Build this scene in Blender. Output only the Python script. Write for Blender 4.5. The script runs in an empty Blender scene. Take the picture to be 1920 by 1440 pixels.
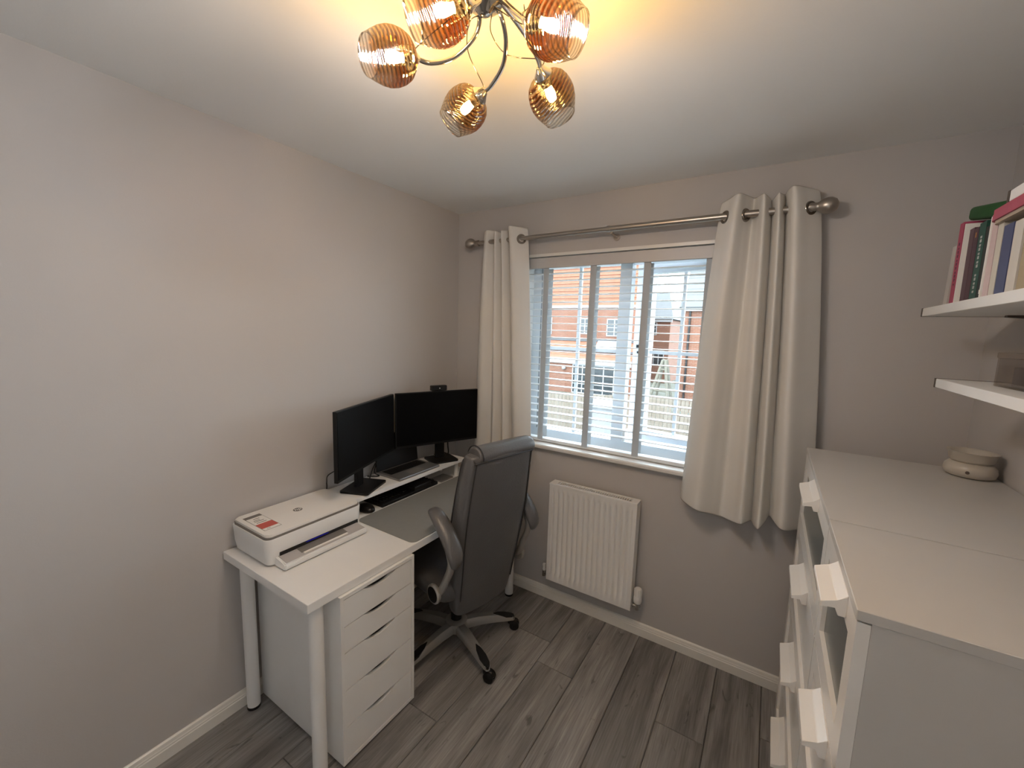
import bpy, bmesh, math, random
from mathutils import Vector, Matrix

random.seed(7)
sc = bpy.context.scene
C = sc.collection
PI = math.pi

# ------------------------------------------------------------------ camera
CAM = Vector((1.8226, -2.1961, 1.6612))
YAW, PITCH, ROLL, FPX = 0.55896, -0.12718, 0.030576, 772.99
fw = Vector((-math.sin(YAW) * math.cos(PITCH), math.cos(YAW) * math.cos(PITCH), math.sin(PITCH)))
rt0 = Vector((math.cos(YAW), math.sin(YAW), 0))
up0 = rt0.cross(fw)
rt = rt0 * math.cos(ROLL) + up0 * math.sin(ROLL)
up = -rt0 * math.sin(ROLL) + up0 * math.cos(ROLL)
cam = bpy.data.cameras.new('camera')
cam.sensor_fit = 'HORIZONTAL'
cam.sensor_width = 36.0
cam.lens = 36.0 * FPX / 1920.0
cam.clip_start = 0.02
cam.clip_end = 300
camo = bpy.data.objects.new('camera', cam)
C.objects.link(camo)
camo.matrix_world = Matrix((
    (rt.x, up.x, -fw.x, CAM.x),
    (rt.y, up.y, -fw.y, CAM.y),
    (rt.z, up.z, -fw.z, CAM.z),
    (0, 0, 0, 1)))
sc.camera = camo

# ------------------------------------------------------------------ world, exposure
SKY = 10.0
w = bpy.data.worlds.new('world')
sc.world = w
w.use_nodes = True
bg = w.node_tree.nodes['Background']
bg.inputs[0].default_value = (0.84, 0.93, 1.0, 1)
bg.inputs[1].default_value = SKY
sc.view_settings.view_transform = 'Standard'
sc.view_settings.look = 'None'
sc.view_settings.exposure = 0.32
sc.view_settings.gamma = 1.0
sc.view_settings.use_curve_mapping = False
BULB = 1450.0
sc.cycles.max_bounces = 8
sc.cycles.diffuse_bounces = 5
sc.cycles.adaptive_threshold = 0.02
sc.cycles.glossy_bounces = 4
sc.cycles.caustics_reflective = False
sc.cycles.caustics_refractive = False

# ------------------------------------------------------------------ materials
MATS = {}


def nodes_of(name):
    m = bpy.data.materials.new(name)
    m.use_nodes = True
    nt = m.node_tree
    return m, nt, nt.nodes['Principled BSDF']


def coords(nt, kind='Object', scale=(1, 1, 1)):
    tc = nt.nodes.new('ShaderNodeTexCoord')
    mp = nt.nodes.new('ShaderNodeMapping')
    mp.inputs['Scale'].default_value = scale
    nt.links.new(tc.outputs[kind], mp.inputs['Vector'])
    return mp.outputs['Vector']


def mat(name, col, rough=0.5, metal=0.0, var=0.04, vscale=6.0, bump=0.0, bscale=60.0, spec=0.5, coat=0.0, stretch=(1, 1, 1)):
    if name in MATS:
        return MATS[name]
    m, nt, b = nodes_of(name)
    vec = coords(nt, 'Object', stretch)
    nz = nt.nodes.new('ShaderNodeTexNoise')
    nz.inputs['Scale'].default_value = vscale
    nz.inputs['Detail'].default_value = 3
    nt.links.new(vec, nz.inputs['Vector'])
    mx = nt.nodes.new('ShaderNodeMix')
    mx.data_type = 'RGBA'
    mx.inputs['A'].default_value = tuple(c * (1 - var) for c in col) + (1,)
    mx.inputs['B'].default_value = tuple(min(1, c * (1 + var)) for c in col) + (1,)
    nt.links.new(nz.outputs['Fac'], mx.inputs['Factor'])
    nt.links.new(mx.outputs['Result'], b.inputs['Base Color'])
    b.inputs['Roughness'].default_value = rough
    b.inputs['Metallic'].default_value = metal
    b.inputs['Specular IOR Level'].default_value = spec
    b.inputs['Coat Weight'].default_value = coat
    if bump > 0:
        n2 = nt.nodes.new('ShaderNodeTexNoise')
        n2.inputs['Scale'].default_value = bscale
        n2.inputs['Detail'].default_value = 4
        nt.links.new(vec, n2.inputs['Vector'])
        bp = nt.nodes.new('ShaderNodeBump')
        bp.inputs['Strength'].default_value = bump
        bp.inputs['Distance'].default_value = 0.002
        nt.links.new(n2.outputs['Fac'], bp.inputs['Height'])
        nt.links.new(bp.outputs['Normal'], b.inputs['Normal'])
    MATS[name] = m
    return m


def emis(name, col, s):
    m, nt, b = nodes_of(name)
    nt.nodes.remove(b)
    e = nt.nodes.new('ShaderNodeEmission')
    e.inputs[0].default_value = col + (1,)
    e.inputs[1].default_value = s
    nt.links.new(e.outputs[0], nt.nodes['Material Output'].inputs['Surface'])
    MATS[name] = m
    return m


WALL = mat('wall_paint', (0.53, 0.505, 0.49), 0.75, var=0.015, vscale=3, bump=0.12, bscale=180, spec=0.25)
CEIL = mat('ceiling_paint', (0.85, 0.855, 0.85), 0.85, var=0.015, vscale=3, bump=0.12, bscale=150, spec=0.2)
TRIM = mat('gloss_trim_paint', (0.80, 0.78, 0.73), 0.3, var=0.02)
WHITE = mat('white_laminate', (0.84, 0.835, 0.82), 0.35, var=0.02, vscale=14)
CHESTSHADE = mat('chest_shaded_white', (0.53, 0.52, 0.505), 0.35, var=0.02, vscale=14)  # same white as the desk, darkened: the chest's shade is in the colour
WHITE2 = mat('white_foil', (0.77, 0.76, 0.74), 0.28, var=0.015)
SILLW = mat('white_sill', (0.78, 0.77, 0.74), 0.3, var=0.02)
UPVC = mat('white_upvc', (0.70, 0.75, 0.80), 0.3, var=0.015)
SLAT = mat('blind_slat', (0.80, 0.83, 0.85), 0.35, var=0.02)
VALANCE = mat('blind_valance', (0.56, 0.545, 0.54), 0.4, var=0.02)
RADW = mat('radiator_enamel', (0.84, 0.835, 0.82), 0.3, var=0.015)
CHROME = mat('chrome', (0.55, 0.53, 0.5), 0.12, metal=1.0, var=0.05)
DCHROME = mat('dark_chrome', (0.30, 0.27, 0.24), 0.16, metal=1.0, var=0.05)
STEEL = mat('brushed_steel', (0.42, 0.385, 0.345), 0.33, metal=1.0, var=0.06, vscale=40)
BRONZE = mat('brown_metal', (0.13, 0.105, 0.09), 0.4, metal=0.6, var=0.08)
BLACK = mat('black_plastic', (0.006, 0.006, 0.0065), 0.45, var=0.1, spec=0.3)
SCREEN = mat('screen_black', (0.0025, 0.0025, 0.003), 0.38, var=0.05, spec=0.12)
BLACK2 = mat('black_satin', (0.009, 0.009, 0.0095), 0.32, var=0.1, spec=0.35)
SLOT = mat('dark_slot', (0.01, 0.009, 0.008), 0.8, var=0.1)
SILVER = mat('silver_plastic', (0.38, 0.37, 0.355), 0.32, metal=0.45, var=0.03)
LAPTOP = mat('laptop_alloy', (0.33, 0.325, 0.32), 0.35, metal=0.7, var=0.03)
MATGREY = mat('desk_mat_felt', (0.25, 0.25, 0.24), 0.7, var=0.05, vscale=40, bump=0.1, bscale=300)
LEATHER = mat('grey_leather', (0.105, 0.105, 0.109), 0.33, var=0.12, vscale=9, bump=0.5, bscale=120, spec=0.5)
LEATHER2 = mat('grey_leather_seam', (0.03, 0.03, 0.032), 0.5, var=0.1)
PRINTW = mat('printer_white', (0.80, 0.80, 0.79), 0.38, var=0.02)
PRINTL = mat('printer_lid', (0.84, 0.82, 0.78), 0.42, var=0.02)
PRINTG = mat('printer_grey', (0.17, 0.155, 0.14), 0.5, var=0.05)
TRAYG = mat('printer_tray_grey', (0.47, 0.44, 0.43), 0.45, var=0.03)
PAPERW = mat('label_white', (0.85, 0.83, 0.78), 0.5, var=0.02)
REDLB = mat('label_red', (0.56, 0.10, 0.075), 0.5, var=0.05)
CERAMIC = mat('cream_ceramic', (0.50, 0.46, 0.40), 0.3, var=0.04)
BRICKRED = None


def fabric(name, col):
    m, nt, b = nodes_of(name)
    vec = coords(nt, 'Object', (1, 1, 1))
    nz = nt.nodes.new('ShaderNodeTexNoise')
    nz.inputs['Scale'].default_value = 5
    nz.inputs['Detail'].default_value = 5
    nt.links.new(vec, nz.inputs['Vector'])
    mx = nt.nodes.new('ShaderNodeMix')
    mx.data_type = 'RGBA'
    mx.inputs['A'].default_value = tuple(c * .93 for c in col) + (1,)
    mx.inputs['B'].default_value = tuple(min(1, c * 1.05) for c in col) + (1,)
    nt.links.new(nz.outputs['Fac'], mx.inputs['Factor'])
    nt.links.new(mx.outputs['Result'], b.inputs['Base Color'])
    b.inputs['Roughness'].default_value = 0.9
    b.inputs['Specular IOR Level'].default_value = 0.15
    n2 = nt.nodes.new('ShaderNodeTexNoise')
    n2.inputs['Scale'].default_value = 420
    nt.links.new(vec, n2.inputs['Vector'])
    bp = nt.nodes.new('ShaderNodeBump')
    bp.inputs['Strength'].default_value = 0.25
    bp.inputs['Distance'].default_value = 0.001
    nt.links.new(n2.outputs['Fac'], bp.inputs['Height'])
    nt.links.new(bp.outputs['Normal'], b.inputs['Normal'])
    tr = nt.nodes.new('ShaderNodeBsdfTranslucent')
    nt.links.new(mx.outputs['Result'], tr.inputs['Color'])
    ms = nt.nodes.new('ShaderNodeMixShader')
    ms.inputs[0].default_value = 0.12 if 'curtain' in name else 0.30
    nt.links.new(b.outputs[0], ms.inputs[1])
    nt.links.new(tr.outputs[0], ms.inputs[2])
    nt.links.new(ms.outputs[0], nt.nodes['Material Output'].inputs['Surface'])
    MATS[name] = m
    return m


CURTAIN = fabric('curtain_velvet', (0.80, 0.78, 0.74))
TAPE = fabric('blind_tape', (0.62, 0.64, 0.65))


def thin_glass(name, tint, refl=0.06, rough=0.02):
    m, nt, b = nodes_of(name)
    nt.nodes.remove(b)
    t = nt.nodes.new('ShaderNodeBsdfTransparent')
    t.inputs[0].default_value = tint + (1,)
    g = nt.nodes.new('ShaderNodeBsdfGlossy')
    g.inputs['Roughness'].default_value = rough
    lw = nt.nodes.new('ShaderNodeLayerWeight')
    lw.inputs['Blend'].default_value = 0.12
    ma = nt.nodes.new('ShaderNodeMath')
    ma.operation = 'MULTIPLY_ADD'
    ma.inputs[1].default_value = 0.6
    ma.inputs[2].default_value = refl
    nt.links.new(lw.outputs['Facing'], ma.inputs[0])
    ms = nt.nodes.new('ShaderNodeMixShader')
    nt.links.new(ma.outputs[0], ms.inputs[0])
    nt.links.new(t.outputs[0], ms.inputs[1])
    nt.links.new(g.outputs[0], ms.inputs[2])
    nt.links.new(ms.outputs[0], nt.nodes['Material Output'].inputs['Surface'])
    MATS[name] = m
    return m


GLASS = thin_glass('window_glass', (0.94, 0.97, 0.98), 0.02)
ACRYLIC = thin_glass('clear_acrylic', (0.80, 0.76, 0.72), 0.10, 0.05)


def smoke_glass():
    """amber smoked shade glass with swirled ripples"""
    m, nt, b = nodes_of('smoked_shade_glass')
    nt.nodes.remove(b)
    vec = coords(nt, 'Object', (1, 1, 1))
    wv = nt.nodes.new('ShaderNodeTexWave')
    wv.wave_type = 'BANDS'
    wv.bands_direction = 'Z'
    wv.inputs['Scale'].default_value = 40
    wv.inputs['Distortion'].default_value = 5.0
    wv.inputs['Detail'].default_value = 1.5
    wv.inputs['Detail Scale'].default_value = 0.5
    mr = nt.nodes.new('ShaderNodeMapping')
    mr.inputs['Rotation'].default_value = (math.radians(24), 0, 0)
    nt.links.new(vec, mr.inputs['Vector'])
    nt.links.new(mr.outputs[0], wv.inputs['Vector'])
    # amber near the neck fading to clear smoke at the open end
    sp = nt.nodes.new('ShaderNodeSeparateXYZ')
    nt.links.new(vec, sp.inputs[0])
    rz = nt.nodes.new('ShaderNodeValToRGB')
    rz.color_ramp.elements[0].position = 0.054
    rz.color_ramp.elements[0].color = (0.56, 0.27, 0.065, 1)
    rz.color_ramp.elements[1].position = 0.076
    rz.color_ramp.elements[1].color = (0.80, 0.76, 0.70, 1)
    nt.links.new(sp.outputs[2], rz.inputs[0])
    rp = nt.nodes.new('ShaderNodeMapRange')
    rp.inputs[1].default_value = 0.0
    rp.inputs[2].default_value = 0.75
    rp.inputs[3].default_value = 0.5
    rp.inputs[4].default_value = 1.0
    nt.links.new(wv.outputs['Fac'], rp.inputs[0])
    mm = nt.nodes.new('ShaderNodeMix')
    mm.data_type = 'RGBA'
    mm.blend_type = 'MULTIPLY'
    mm.inputs['Factor'].default_value = 1.0
    nt.links.new(rz.outputs[0], mm.inputs['A'])
    nt.links.new(rp.outputs[0], mm.inputs['B'])
    t = nt.nodes.new('ShaderNodeBsdfTransparent')
    nt.links.new(mm.outputs['Result'], t.inputs[0])
    bp = nt.nodes.new('ShaderNodeBump')
    bp.inputs['Strength'].default_value = 0.9
    bp.inputs['Distance'].default_value = 0.004
    nt.links.new(wv.outputs['Fac'], bp.inputs['Height'])
    g = nt.nodes.new('ShaderNodeBsdfGlossy')
    g.inputs['Roughness'].default_value = 0.08
    g.inputs['Color'].default_value = (0.95, 0.88, 0.78, 1)
    nt.links.new(bp.outputs[0], g.inputs['Normal'])
    lw = nt.nodes.new('ShaderNodeLayerWeight')
    lw.inputs['Blend'].default_value = 0.25
    nt.links.new(bp.outputs[0], lw.inputs['Normal'])
    ma = nt.nodes.new('ShaderNodeMath')
    ma.operation = 'MULTIPLY_ADD'
    ma.inputs[1].default_value = 0.40
    ma.inputs[2].default_value = 0.05
    nt.links.new(lw.outputs['Facing'], ma.inputs[0])
    ms = nt.nodes.new('ShaderNodeMixShader')
    nt.links.new(ma.outputs[0], ms.inputs[0])
    nt.links.new(t.outputs[0], ms.inputs[1])
    nt.links.new(g.outputs[0], ms.inputs[2])
    nt.links.new(ms.outputs[0], nt.nodes['Material Output'].inputs['Surface'])
    return m


SMOKE = smoke_glass()


def plank_mat():
    m, nt, b = nodes_of('grey_oak_laminate')
    tc = nt.nodes.new('ShaderNodeTexCoord')
    oi = nt.nodes.new('ShaderNodeObjectInfo')
    sclr = nt.nodes.new('ShaderNodeMath')
    sclr.operation = 'MULTIPLY'
    sclr.inputs[1].default_value = 37.0
    nt.links.new(oi.outputs['Random'], sclr.inputs[0])
    cmb = nt.nodes.new('ShaderNodeCombineXYZ')
    for k in range(3):
        nt.links.new(sclr.outputs[0], cmb.inputs[k])
    ad = nt.nodes.new('ShaderNodeVectorMath')
    ad.operation = 'ADD'
    nt.links.new(tc.outputs['Object'], ad.inputs[0])
    nt.links.new(cmb.outputs[0], ad.inputs[1])
    mp = nt.nodes.new('ShaderNodeMapping')
    mp.inputs['Scale'].default_value = (1.0, 0.09, 1.0)
    nt.links.new(ad.outputs[0], mp.inputs['Vector'])
    n1 = nt.nodes.new('ShaderNodeTexNoise')      # broad streaks
    n1.inputs['Scale'].default_value = 14
    n1.inputs['Detail'].default_value = 6
    n1.inputs['Roughness'].default_value = 0.6
    n1.inputs['Distortion'].default_value = 0.6
    nt.links.new(mp.outputs[0], n1.inputs['Vector'])
    mp2 = nt.nodes.new('ShaderNodeMapping')
    mp2.inputs['Scale'].default_value = (1.0, 0.035, 1.0)
    nt.links.new(ad.outputs[0], mp2.inputs['Vector'])
    n2 = nt.nodes.new('ShaderNodeTexNoise')      # fine grain
    n2.inputs['Scale'].default_value = 190
    n2.inputs['Detail'].default_value = 3
    nt.links.new(mp2.outputs[0], n2.inputs['Vector'])
    mp3 = nt.nodes.new('ShaderNodeMapping')
    mp3.inputs['Scale'].default_value = (1.0, 0.28, 1.0)
    nt.links.new(ad.outputs[0], mp3.inputs['Vector'])
    n3 = nt.nodes.new('ShaderNodeTexNoise')      # sparse dark cracks and knots
    n3.inputs['Scale'].default_value = 26
    n3.inputs['Detail'].default_value = 5
    n3.inputs['Distortion'].default_value = 1.2
    nt.links.new(mp3.outputs[0], n3.inputs['Vector'])
    r1 = nt.nodes.new('ShaderNodeValToRGB')
    e = r1.color_ramp.elements
    e[0].position = 0.30
    e[0].color = (0.150, 0.142, 0.138, 1)
    e[1].position = 0.72
    e[1].color = (0.40, 0.385, 0.375, 1)
    nt.links.new(n1.outputs['Fac'], r1.inputs[0])
    r2 = nt.nodes.new('ShaderNodeMapRange')
    r2.inputs[1].default_value = 0.3
    r2.inputs[2].default_value = 0.7
    r2.inputs[3].default_value = 0.78
    r2.inputs[4].default_value = 1.15
    nt.links.new(n2.outputs['Fac'], r2.inputs[0])
    m1 = nt.nodes.new('ShaderNodeMix')
    m1.data_type = 'RGBA'
    m1.blend_type = 'MULTIPLY'
    m1.inputs['Factor'].default_value = 1
    nt.links.new(r1.outputs[0], m1.inputs['A'])
    nt.links.new(r2.outputs[0], m1.inputs['B'])
    r3 = nt.nodes.new('ShaderNodeMapRange')
    r3.inputs[1].default_value = 0.645
    r3.inputs[2].default_value = 0.72
    r3.inputs[3].default_value = 1.0
    r3.inputs[4].default_value = 0.52
    nt.links.new(n3.outputs['Fac'], r3.inputs[0])
    m2 = nt.nodes.new('ShaderNodeMix')
    m2.data_type = 'RGBA'
    m2.blend_type = 'MULTIPLY'
    m2.inputs['Factor'].default_value = 1
    nt.links.new(m1.outputs['Result'], m2.inputs['A'])
    nt.links.new(r3.outputs[0], m2.inputs['B'])
    r4 = nt.nodes.new('ShaderNodeMapRange')
    r4.inputs[3].default_value = 0.86
    r4.inputs[4].default_value = 1.14
    nt.links.new(oi.outputs['Random'], r4.inputs[0])
    m3 = nt.nodes.new('ShaderNodeMix')
    m3.data_type = 'RGBA'
    m3.blend_type = 'MULTIPLY'
    m3.inputs['Factor'].default_value = 1
    nt.links.new(m2.outputs['Result'], m3.inputs['A'])
    nt.links.new(r4.outputs[0], m3.inputs['B'])
    nt.links.new(m3.outputs['Result'], b.inputs['Base Color'])
    b.inputs['Roughness'].default_value = 0.42
    b.inputs['Specular IOR Level'].default_value = 0.4
    bp = nt.nodes.new('ShaderNodeBump')
    bp.inputs['Strength'].default_value = 0.25
    bp.inputs['Distance'].default_value = 0.001
    nt.links.new(n2.outputs['Fac'], bp.inputs['Height'])
    nt.links.new(bp.outputs[0], b.inputs['Normal'])
    return m


PLANK = plank_mat()


def brick_mat():
    m, nt, b = nodes_of('orange_brickwork')
    vec = coords(nt, 'Object', (1, 1, 1))
    sp = nt.nodes.new('ShaderNodeSeparateXYZ')
    nt.links.new(vec, sp.inputs[0])
    adx = nt.nodes.new('ShaderNodeMath')
    adx.operation = 'ADD'
    nt.links.new(sp.outputs[0], adx.inputs[0])
    nt.links.new(sp.outputs[1], adx.inputs[1])
    cb = nt.nodes.new('ShaderNodeCombineXYZ')
    nt.links.new(adx.outputs[0], cb.inputs[0])
    nt.links.new(sp.outputs[2], cb.inputs[1])
    br = nt.nodes.new('ShaderNodeTexBrick')
    br.inputs['Color1'].default_value = (0.1573, 0.0578, 0.0301, 1)
    br.inputs['Color2'].default_value = (0.1157, 0.0394, 0.0209, 1)
    br.inputs['Mortar'].default_value = (0.1573, 0.1064, 0.0787, 1)
    br.inputs['Scale'].default_value = 1.0
    br.inputs['Brick Width'].default_value = 0.225
    br.inputs['Row Height'].default_value = 0.075
    br.inputs['Mortar Size'].default_value = 0.01
    nt.links.new(cb.outputs[0], br.inputs['Vector'])
    nt.links.new(br.outputs['Color'], b.inputs['Base Color'])
    b.inputs['Roughness'].default_value = 0.9
    return m


BRICK = brick_mat()
HUNGTILE = mat('orange_hung_tile', (0.1901, 0.0755, 0.0419), 0.85, var=0.22, vscale=3.5)
GREYROOF = mat('grey_roof_tile', (0.0777, 0.0802, 0.0827), 0.85, var=0.15, vscale=3)
EXTWHITE = mat('exterior_white', (0.2637, 0.2711, 0.2783), 0.6, var=0.04)
EXTGLASS = mat('exterior_dark_pane', (0.0231, 0.0289, 0.0328), 0.15, var=0.2, vscale=2)
FENCEW = mat('weathered_fence_board', (0.1388, 0.1145, 0.0902), 0.9, var=0.3, vscale=4, stretch=(3, 3, .6))
LAWN = mat('lawn_and_paving', (0.0702, 0.0727, 0.0551), 0.95, var=0.3, vscale=0.6)
LEAF = mat('foliage_green', (0.0405, 0.0694, 0.0203), 0.8, var=0.4, vscale=5)
TURQ = mat('turquoise_padding', (0.0193, 0.0925, 0.1003), 0.6, var=0.1)
PALEWOOD = mat('pale_timber', (0.1080, 0.1003, 0.0771), 0.8, var=0.1)
STOREW = mat('store_white', (0.14, 0.145, 0.15), 0.6, var=0.04)
LEAD = mat('grey_lead', (0.0617, 0.0636, 0.0675), 0.7, var=0.1)
BULBM = emis('lamp_filament_glow', (0.72, 0.82, 0.95), BULB)
LEDB = emis('blue_status_light', (0.02, 0.02, 1.0), 0.25)

# ------------------------------------------------------------------ geometry helpers
WOFF = {}


def box(bm, x0, x1, y0, y1, z0, z1):
    v = [bm.verts.new(p) for p in ((x0, y0, z0), (x1, y0, z0), (x1, y1, z0), (x0, y1, z0), (x0, y0, z1), (x1, y0, z1), (x1, y1, z1), (x0, y1, z1))]
    for f in ((3, 2, 1, 0), (4, 5, 6, 7), (0, 1, 5, 4), (1, 2, 6, 5), (2, 3, 7, 6), (3, 0, 4, 7)):
        bm.faces.new([v[i] for i in f])
    return v


def bbox(x0, x1, y0, y1, z0, z1, bev=0.0, seg=2):
    bm = bmesh.new()
    box(bm, x0, x1, y0, y1, z0, z1)
    if bev:
        bmesh.ops.bevel(bm, geom=list(bm.edges), offset=bev, segments=seg, affect='EDGES', profile=0.5)
    return bm


def frame_of(d):
    d = d.normalized()
    a = Vector((0, 0, 1)) if abs(d.z) < 0.9 else Vector((1, 0, 0))
    u = d.cross(a).normalized()
    return u, d.cross(u).normalized()


def tube(bm, pts, r, n=10, cap=True):
    pts = [Vector(p) for p in pts]
    rad = r if isinstance(r, (list, tuple)) else [r] * len(pts)
    rings = []
    u = None
    for i, p in enumerate(pts):
        d = (pts[min(i + 1, len(pts) - 1)] - pts[max(i - 1, 0)]).normalized()
        if u is None:
            u, v = frame_of(d)
        else:
            u = (u - d * u.dot(d)).normalized()
            v = d.cross(u)
        rings.append([bm.verts.new(p + (u * math.cos(2 * PI * k / n) + v * math.sin(2 * PI * k / n)) * rad[i]) for k in range(n)])
    for a, b2 in zip(rings, rings[1:]):
        for k in range(n):
            bm.faces.new((a[k], a[(k + 1) % n], b2[(k + 1) % n], b2[k]))
    if cap:
        bm.faces.new(rings[0][::-1])
        bm.faces.new(rings[-1])


def cyl(bm, p0, p1, r, n=16, r1=None):
    tube(bm, [p0, p1], [r, r if r1 is None else r1], n)


def lathe(bm, prof, n=28, mtx=None):
    """prof: list of (r, z); revolve about z"""
    mtx = mtx or Matrix()
    rings = []
    for r, z in prof:
        if r < 1e-6:
            rings.append([bm.verts.new(mtx @ Vector((0, 0, z)))])
        else:
            rings.append([bm.verts.new(mtx @ Vector((r * math.cos(2 * PI * k / n), r * math.sin(2 * PI * k / n), z))) for k in range(n)])
    for a, b2 in zip(rings, rings[1:]):
        for k in range(n):
            k2 = (k + 1) % n
            if len(a) == 1 and len(b2) == 1:
                continue
            if len(a) == 1:
                bm.faces.new((a[0], b2[k2], b2[k]))
            elif len(b2) == 1:
                bm.faces.new((a[k], a[k2], b2[0]))
            else:
                bm.faces.new((a[k], a[k2], b2[k2], b2[k]))


def prism(bm, poly, axis, a0, a1):
    """poly: 2-D points; axis 0: (y,z) swept in x; 1: (x,z) in y; 2: (x,y) in z"""
    def P(p, a):
        return (a, p[0], p[1]) if axis == 0 else ((p[0], a, p[1]) if axis == 1 else (p[0], p[1], a))
    A = [bm.verts.new(P(p, a0)) for p in poly]
    B = [bm.verts.new(P(p, a1)) for p in poly]
    n = len(poly)
    bm.faces.new(A)
    bm.faces.new(B[::-1])
    for i in range(n):
        j = (i + 1) % n
        bm.faces.new((A[i], B[i], B[j], A[j]))


def rounded(x0, x1, y0, y1, r, n=6):
    out = []
    for cx, cy, a in ((x1 - r, y1 - r, 0), (x0 + r, y1 - r, 90), (x0 + r, y0 + r, 180), (x1 - r, y0 + r, 270)):
        for k in range(n + 1):
            t = math.radians(a + 90 * k / n)
            out.append((cx + r * math.cos(t), cy + r * math.sin(t)))
    return out


def mkobj(name, bm, m, parent=None, smooth=None, local=False, origin=None):
    """bm in world coordinates unless local=True (then in the parent's coordinates)"""
    bmesh.ops.recalc_face_normals(bm, faces=bm.faces)
    off = Vector((0, 0, 0))
    if parent is not None and not local:
        off = WOFF.get(parent, Vector())
    elif parent is None:
        if origin is None:
            xs = [v.co for v in bm.verts]
            lo = Vector((min(p.x for p in xs), min(p.y for p in xs), min(p.z for p in xs)))
            hi = Vector((max(p.x for p in xs), max(p.y for p in xs), max(p.z for p in xs)))
            off = Vector(((lo.x + hi.x) / 2, (lo.y + hi.y) / 2, lo.z))
        else:
            off = Vector(origin)
    if off.length > 0:
        bmesh.ops.translate(bm, verts=bm.verts, vec=-off)
    me = bpy.data.meshes.new(name)
    bm.to_mesh(me)
    bm.free()
    me.materials.append(m)
    if smooth is not None:
        for p in me.polygons:
            p.use_smooth = True
        if smooth < 179:
            me.set_sharp_from_angle(angle=math.radians(smooth))
    o = bpy.data.objects.new(name, me)
    C.objects.link(o)
    if parent is not None:
        o.parent = parent
        WOFF[o] = Vector((0, 0, 0)) if local else off.copy()
    else:
        o.location = off
        WOFF[o] = off.copy()
    return o


def tag(o, label, cat, group=None):
    o['label'] = label
    o['category'] = cat
    if group:
        o['group'] = group
    return o


def thing(name, label, cat, loc, rotz=0.0, group=None):
    o = bpy.data.objects.new(name, None)
    o.empty_display_size = 0.1
    C.objects.link(o)
    o.location = loc
    o.rotation_euler = (0, 0, rotz)
    WOFF[o] = Vector(loc)
    return tag(o, label, cat, group)


def struct(o):
    o['kind'] = 'structure'
    return o


def dup(src, parent, loc):
    c = src.copy()
    C.objects.link(c)
    c.parent = parent
    c.location = loc
    return c


def subsurf(o, lv=2):
    md = o.modifiers.new('sub', 'SUBSURF')
    md.levels = lv
    md.render_levels = lv
    return o


def catmull(pts, n=8):
    P = [Vector(p) for p in pts]
    P = [P[0] * 2 - P[1]] + P + [P[-1] * 2 - P[-2]]
    out = []
    for i in range(1, len(P) - 2):
        for k in range(n):
            t = k / n
            a, b2, c2, d = P[i - 1], P[i], P[i + 1], P[i + 2]
            out.append(0.5 * ((2 * b2) + (c2 - a) * t + (2 * a - 5 * b2 + 4 * c2 - d) * t * t + (3 * b2 - a - 3 * c2 + d) * t ** 3))
    out.append(P[-2])
    return out


def text_bm(s, size, mtx, shear=0.0, depth=0.0004):
    cu = bpy.data.curves.new('t', 'FONT')
    cu.body = s
    cu.size = size
    cu.shear = shear
    cu.align_x = 'CENTER'
    cu.align_y = 'CENTER'
    cu.extrude = depth
    o = bpy.data.objects.new('t', cu)
    C.objects.link(o)
    bpy.context.view_layer.update()
    me = bpy.data.meshes.new_from_object(o.evaluated_get(bpy.context.evaluated_depsgraph_get()))
    bm = bmesh.new()
    bm.from_mesh(me)
    bpy.data.objects.remove(o)
    bpy.data.curves.remove(cu)
    bpy.data.meshes.remove(me)
    bmesh.ops.transform(bm, matrix=mtx, verts=bm.verts)
    return bm


# ------------------------------------------------------------------ room shell
RW, RH, RB = 2.474, 2.412, -3.05           # right wall x, ceiling z, wall behind camera y
OX0, OX1, OZ0, OZ1 = 0.505, 1.68, 0.985, 2.112   # window opening

fl = bpy.data.objects.new('floor', None)
bm = bbox(-0.05, RW + 0.05, RB - 0.1, 0.05, -0.10, -0.012)
floor = struct(mkobj('floor', bm, SLOT, origin=(0, 0, 0)))
bpy.data.objects.remove(fl)
PWID, PLEN = 0.195, 1.29


def plank_mesh(wd, ln):
    g = 0.0009
    bm = bmesh.new()
    c = 0.0032
    a, b2 = wd / 2 - g, ln / 2 - g
    lo = [bm.verts.new(p) for p in ((-a, -b2, -.012), (a, -b2, -.012), (a, b2, -.012), (-a, b2, -.012))]
    mi = [bm.verts.new(p) for p in ((-a, -b2, -c), (a, -b2, -c), (a, b2, -c), (-a, b2, -c))]
    hi = [bm.verts.new(p) for p in ((-a + c, -b2 + c * .4, 0), (a - c, -b2 + c * .4, 0), (a - c, b2 - c * .4, 0), (-a + c, b2 - c * .4, 0))]
    bm.faces.new(hi)
    for A, B in ((lo, mi), (mi, hi)):
        for i in range(4):
            j = (i + 1) % 4
            bm.faces.new((A[i], A[j], B[j], B[i]))
    bmesh.ops.recalc_face_normals(bm, faces=bm.faces)
    me = bpy.data.meshes.new('plank')
    bm.to_mesh(me)
    bm.free()
    me.materials.append(PLANK)
    return me


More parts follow.
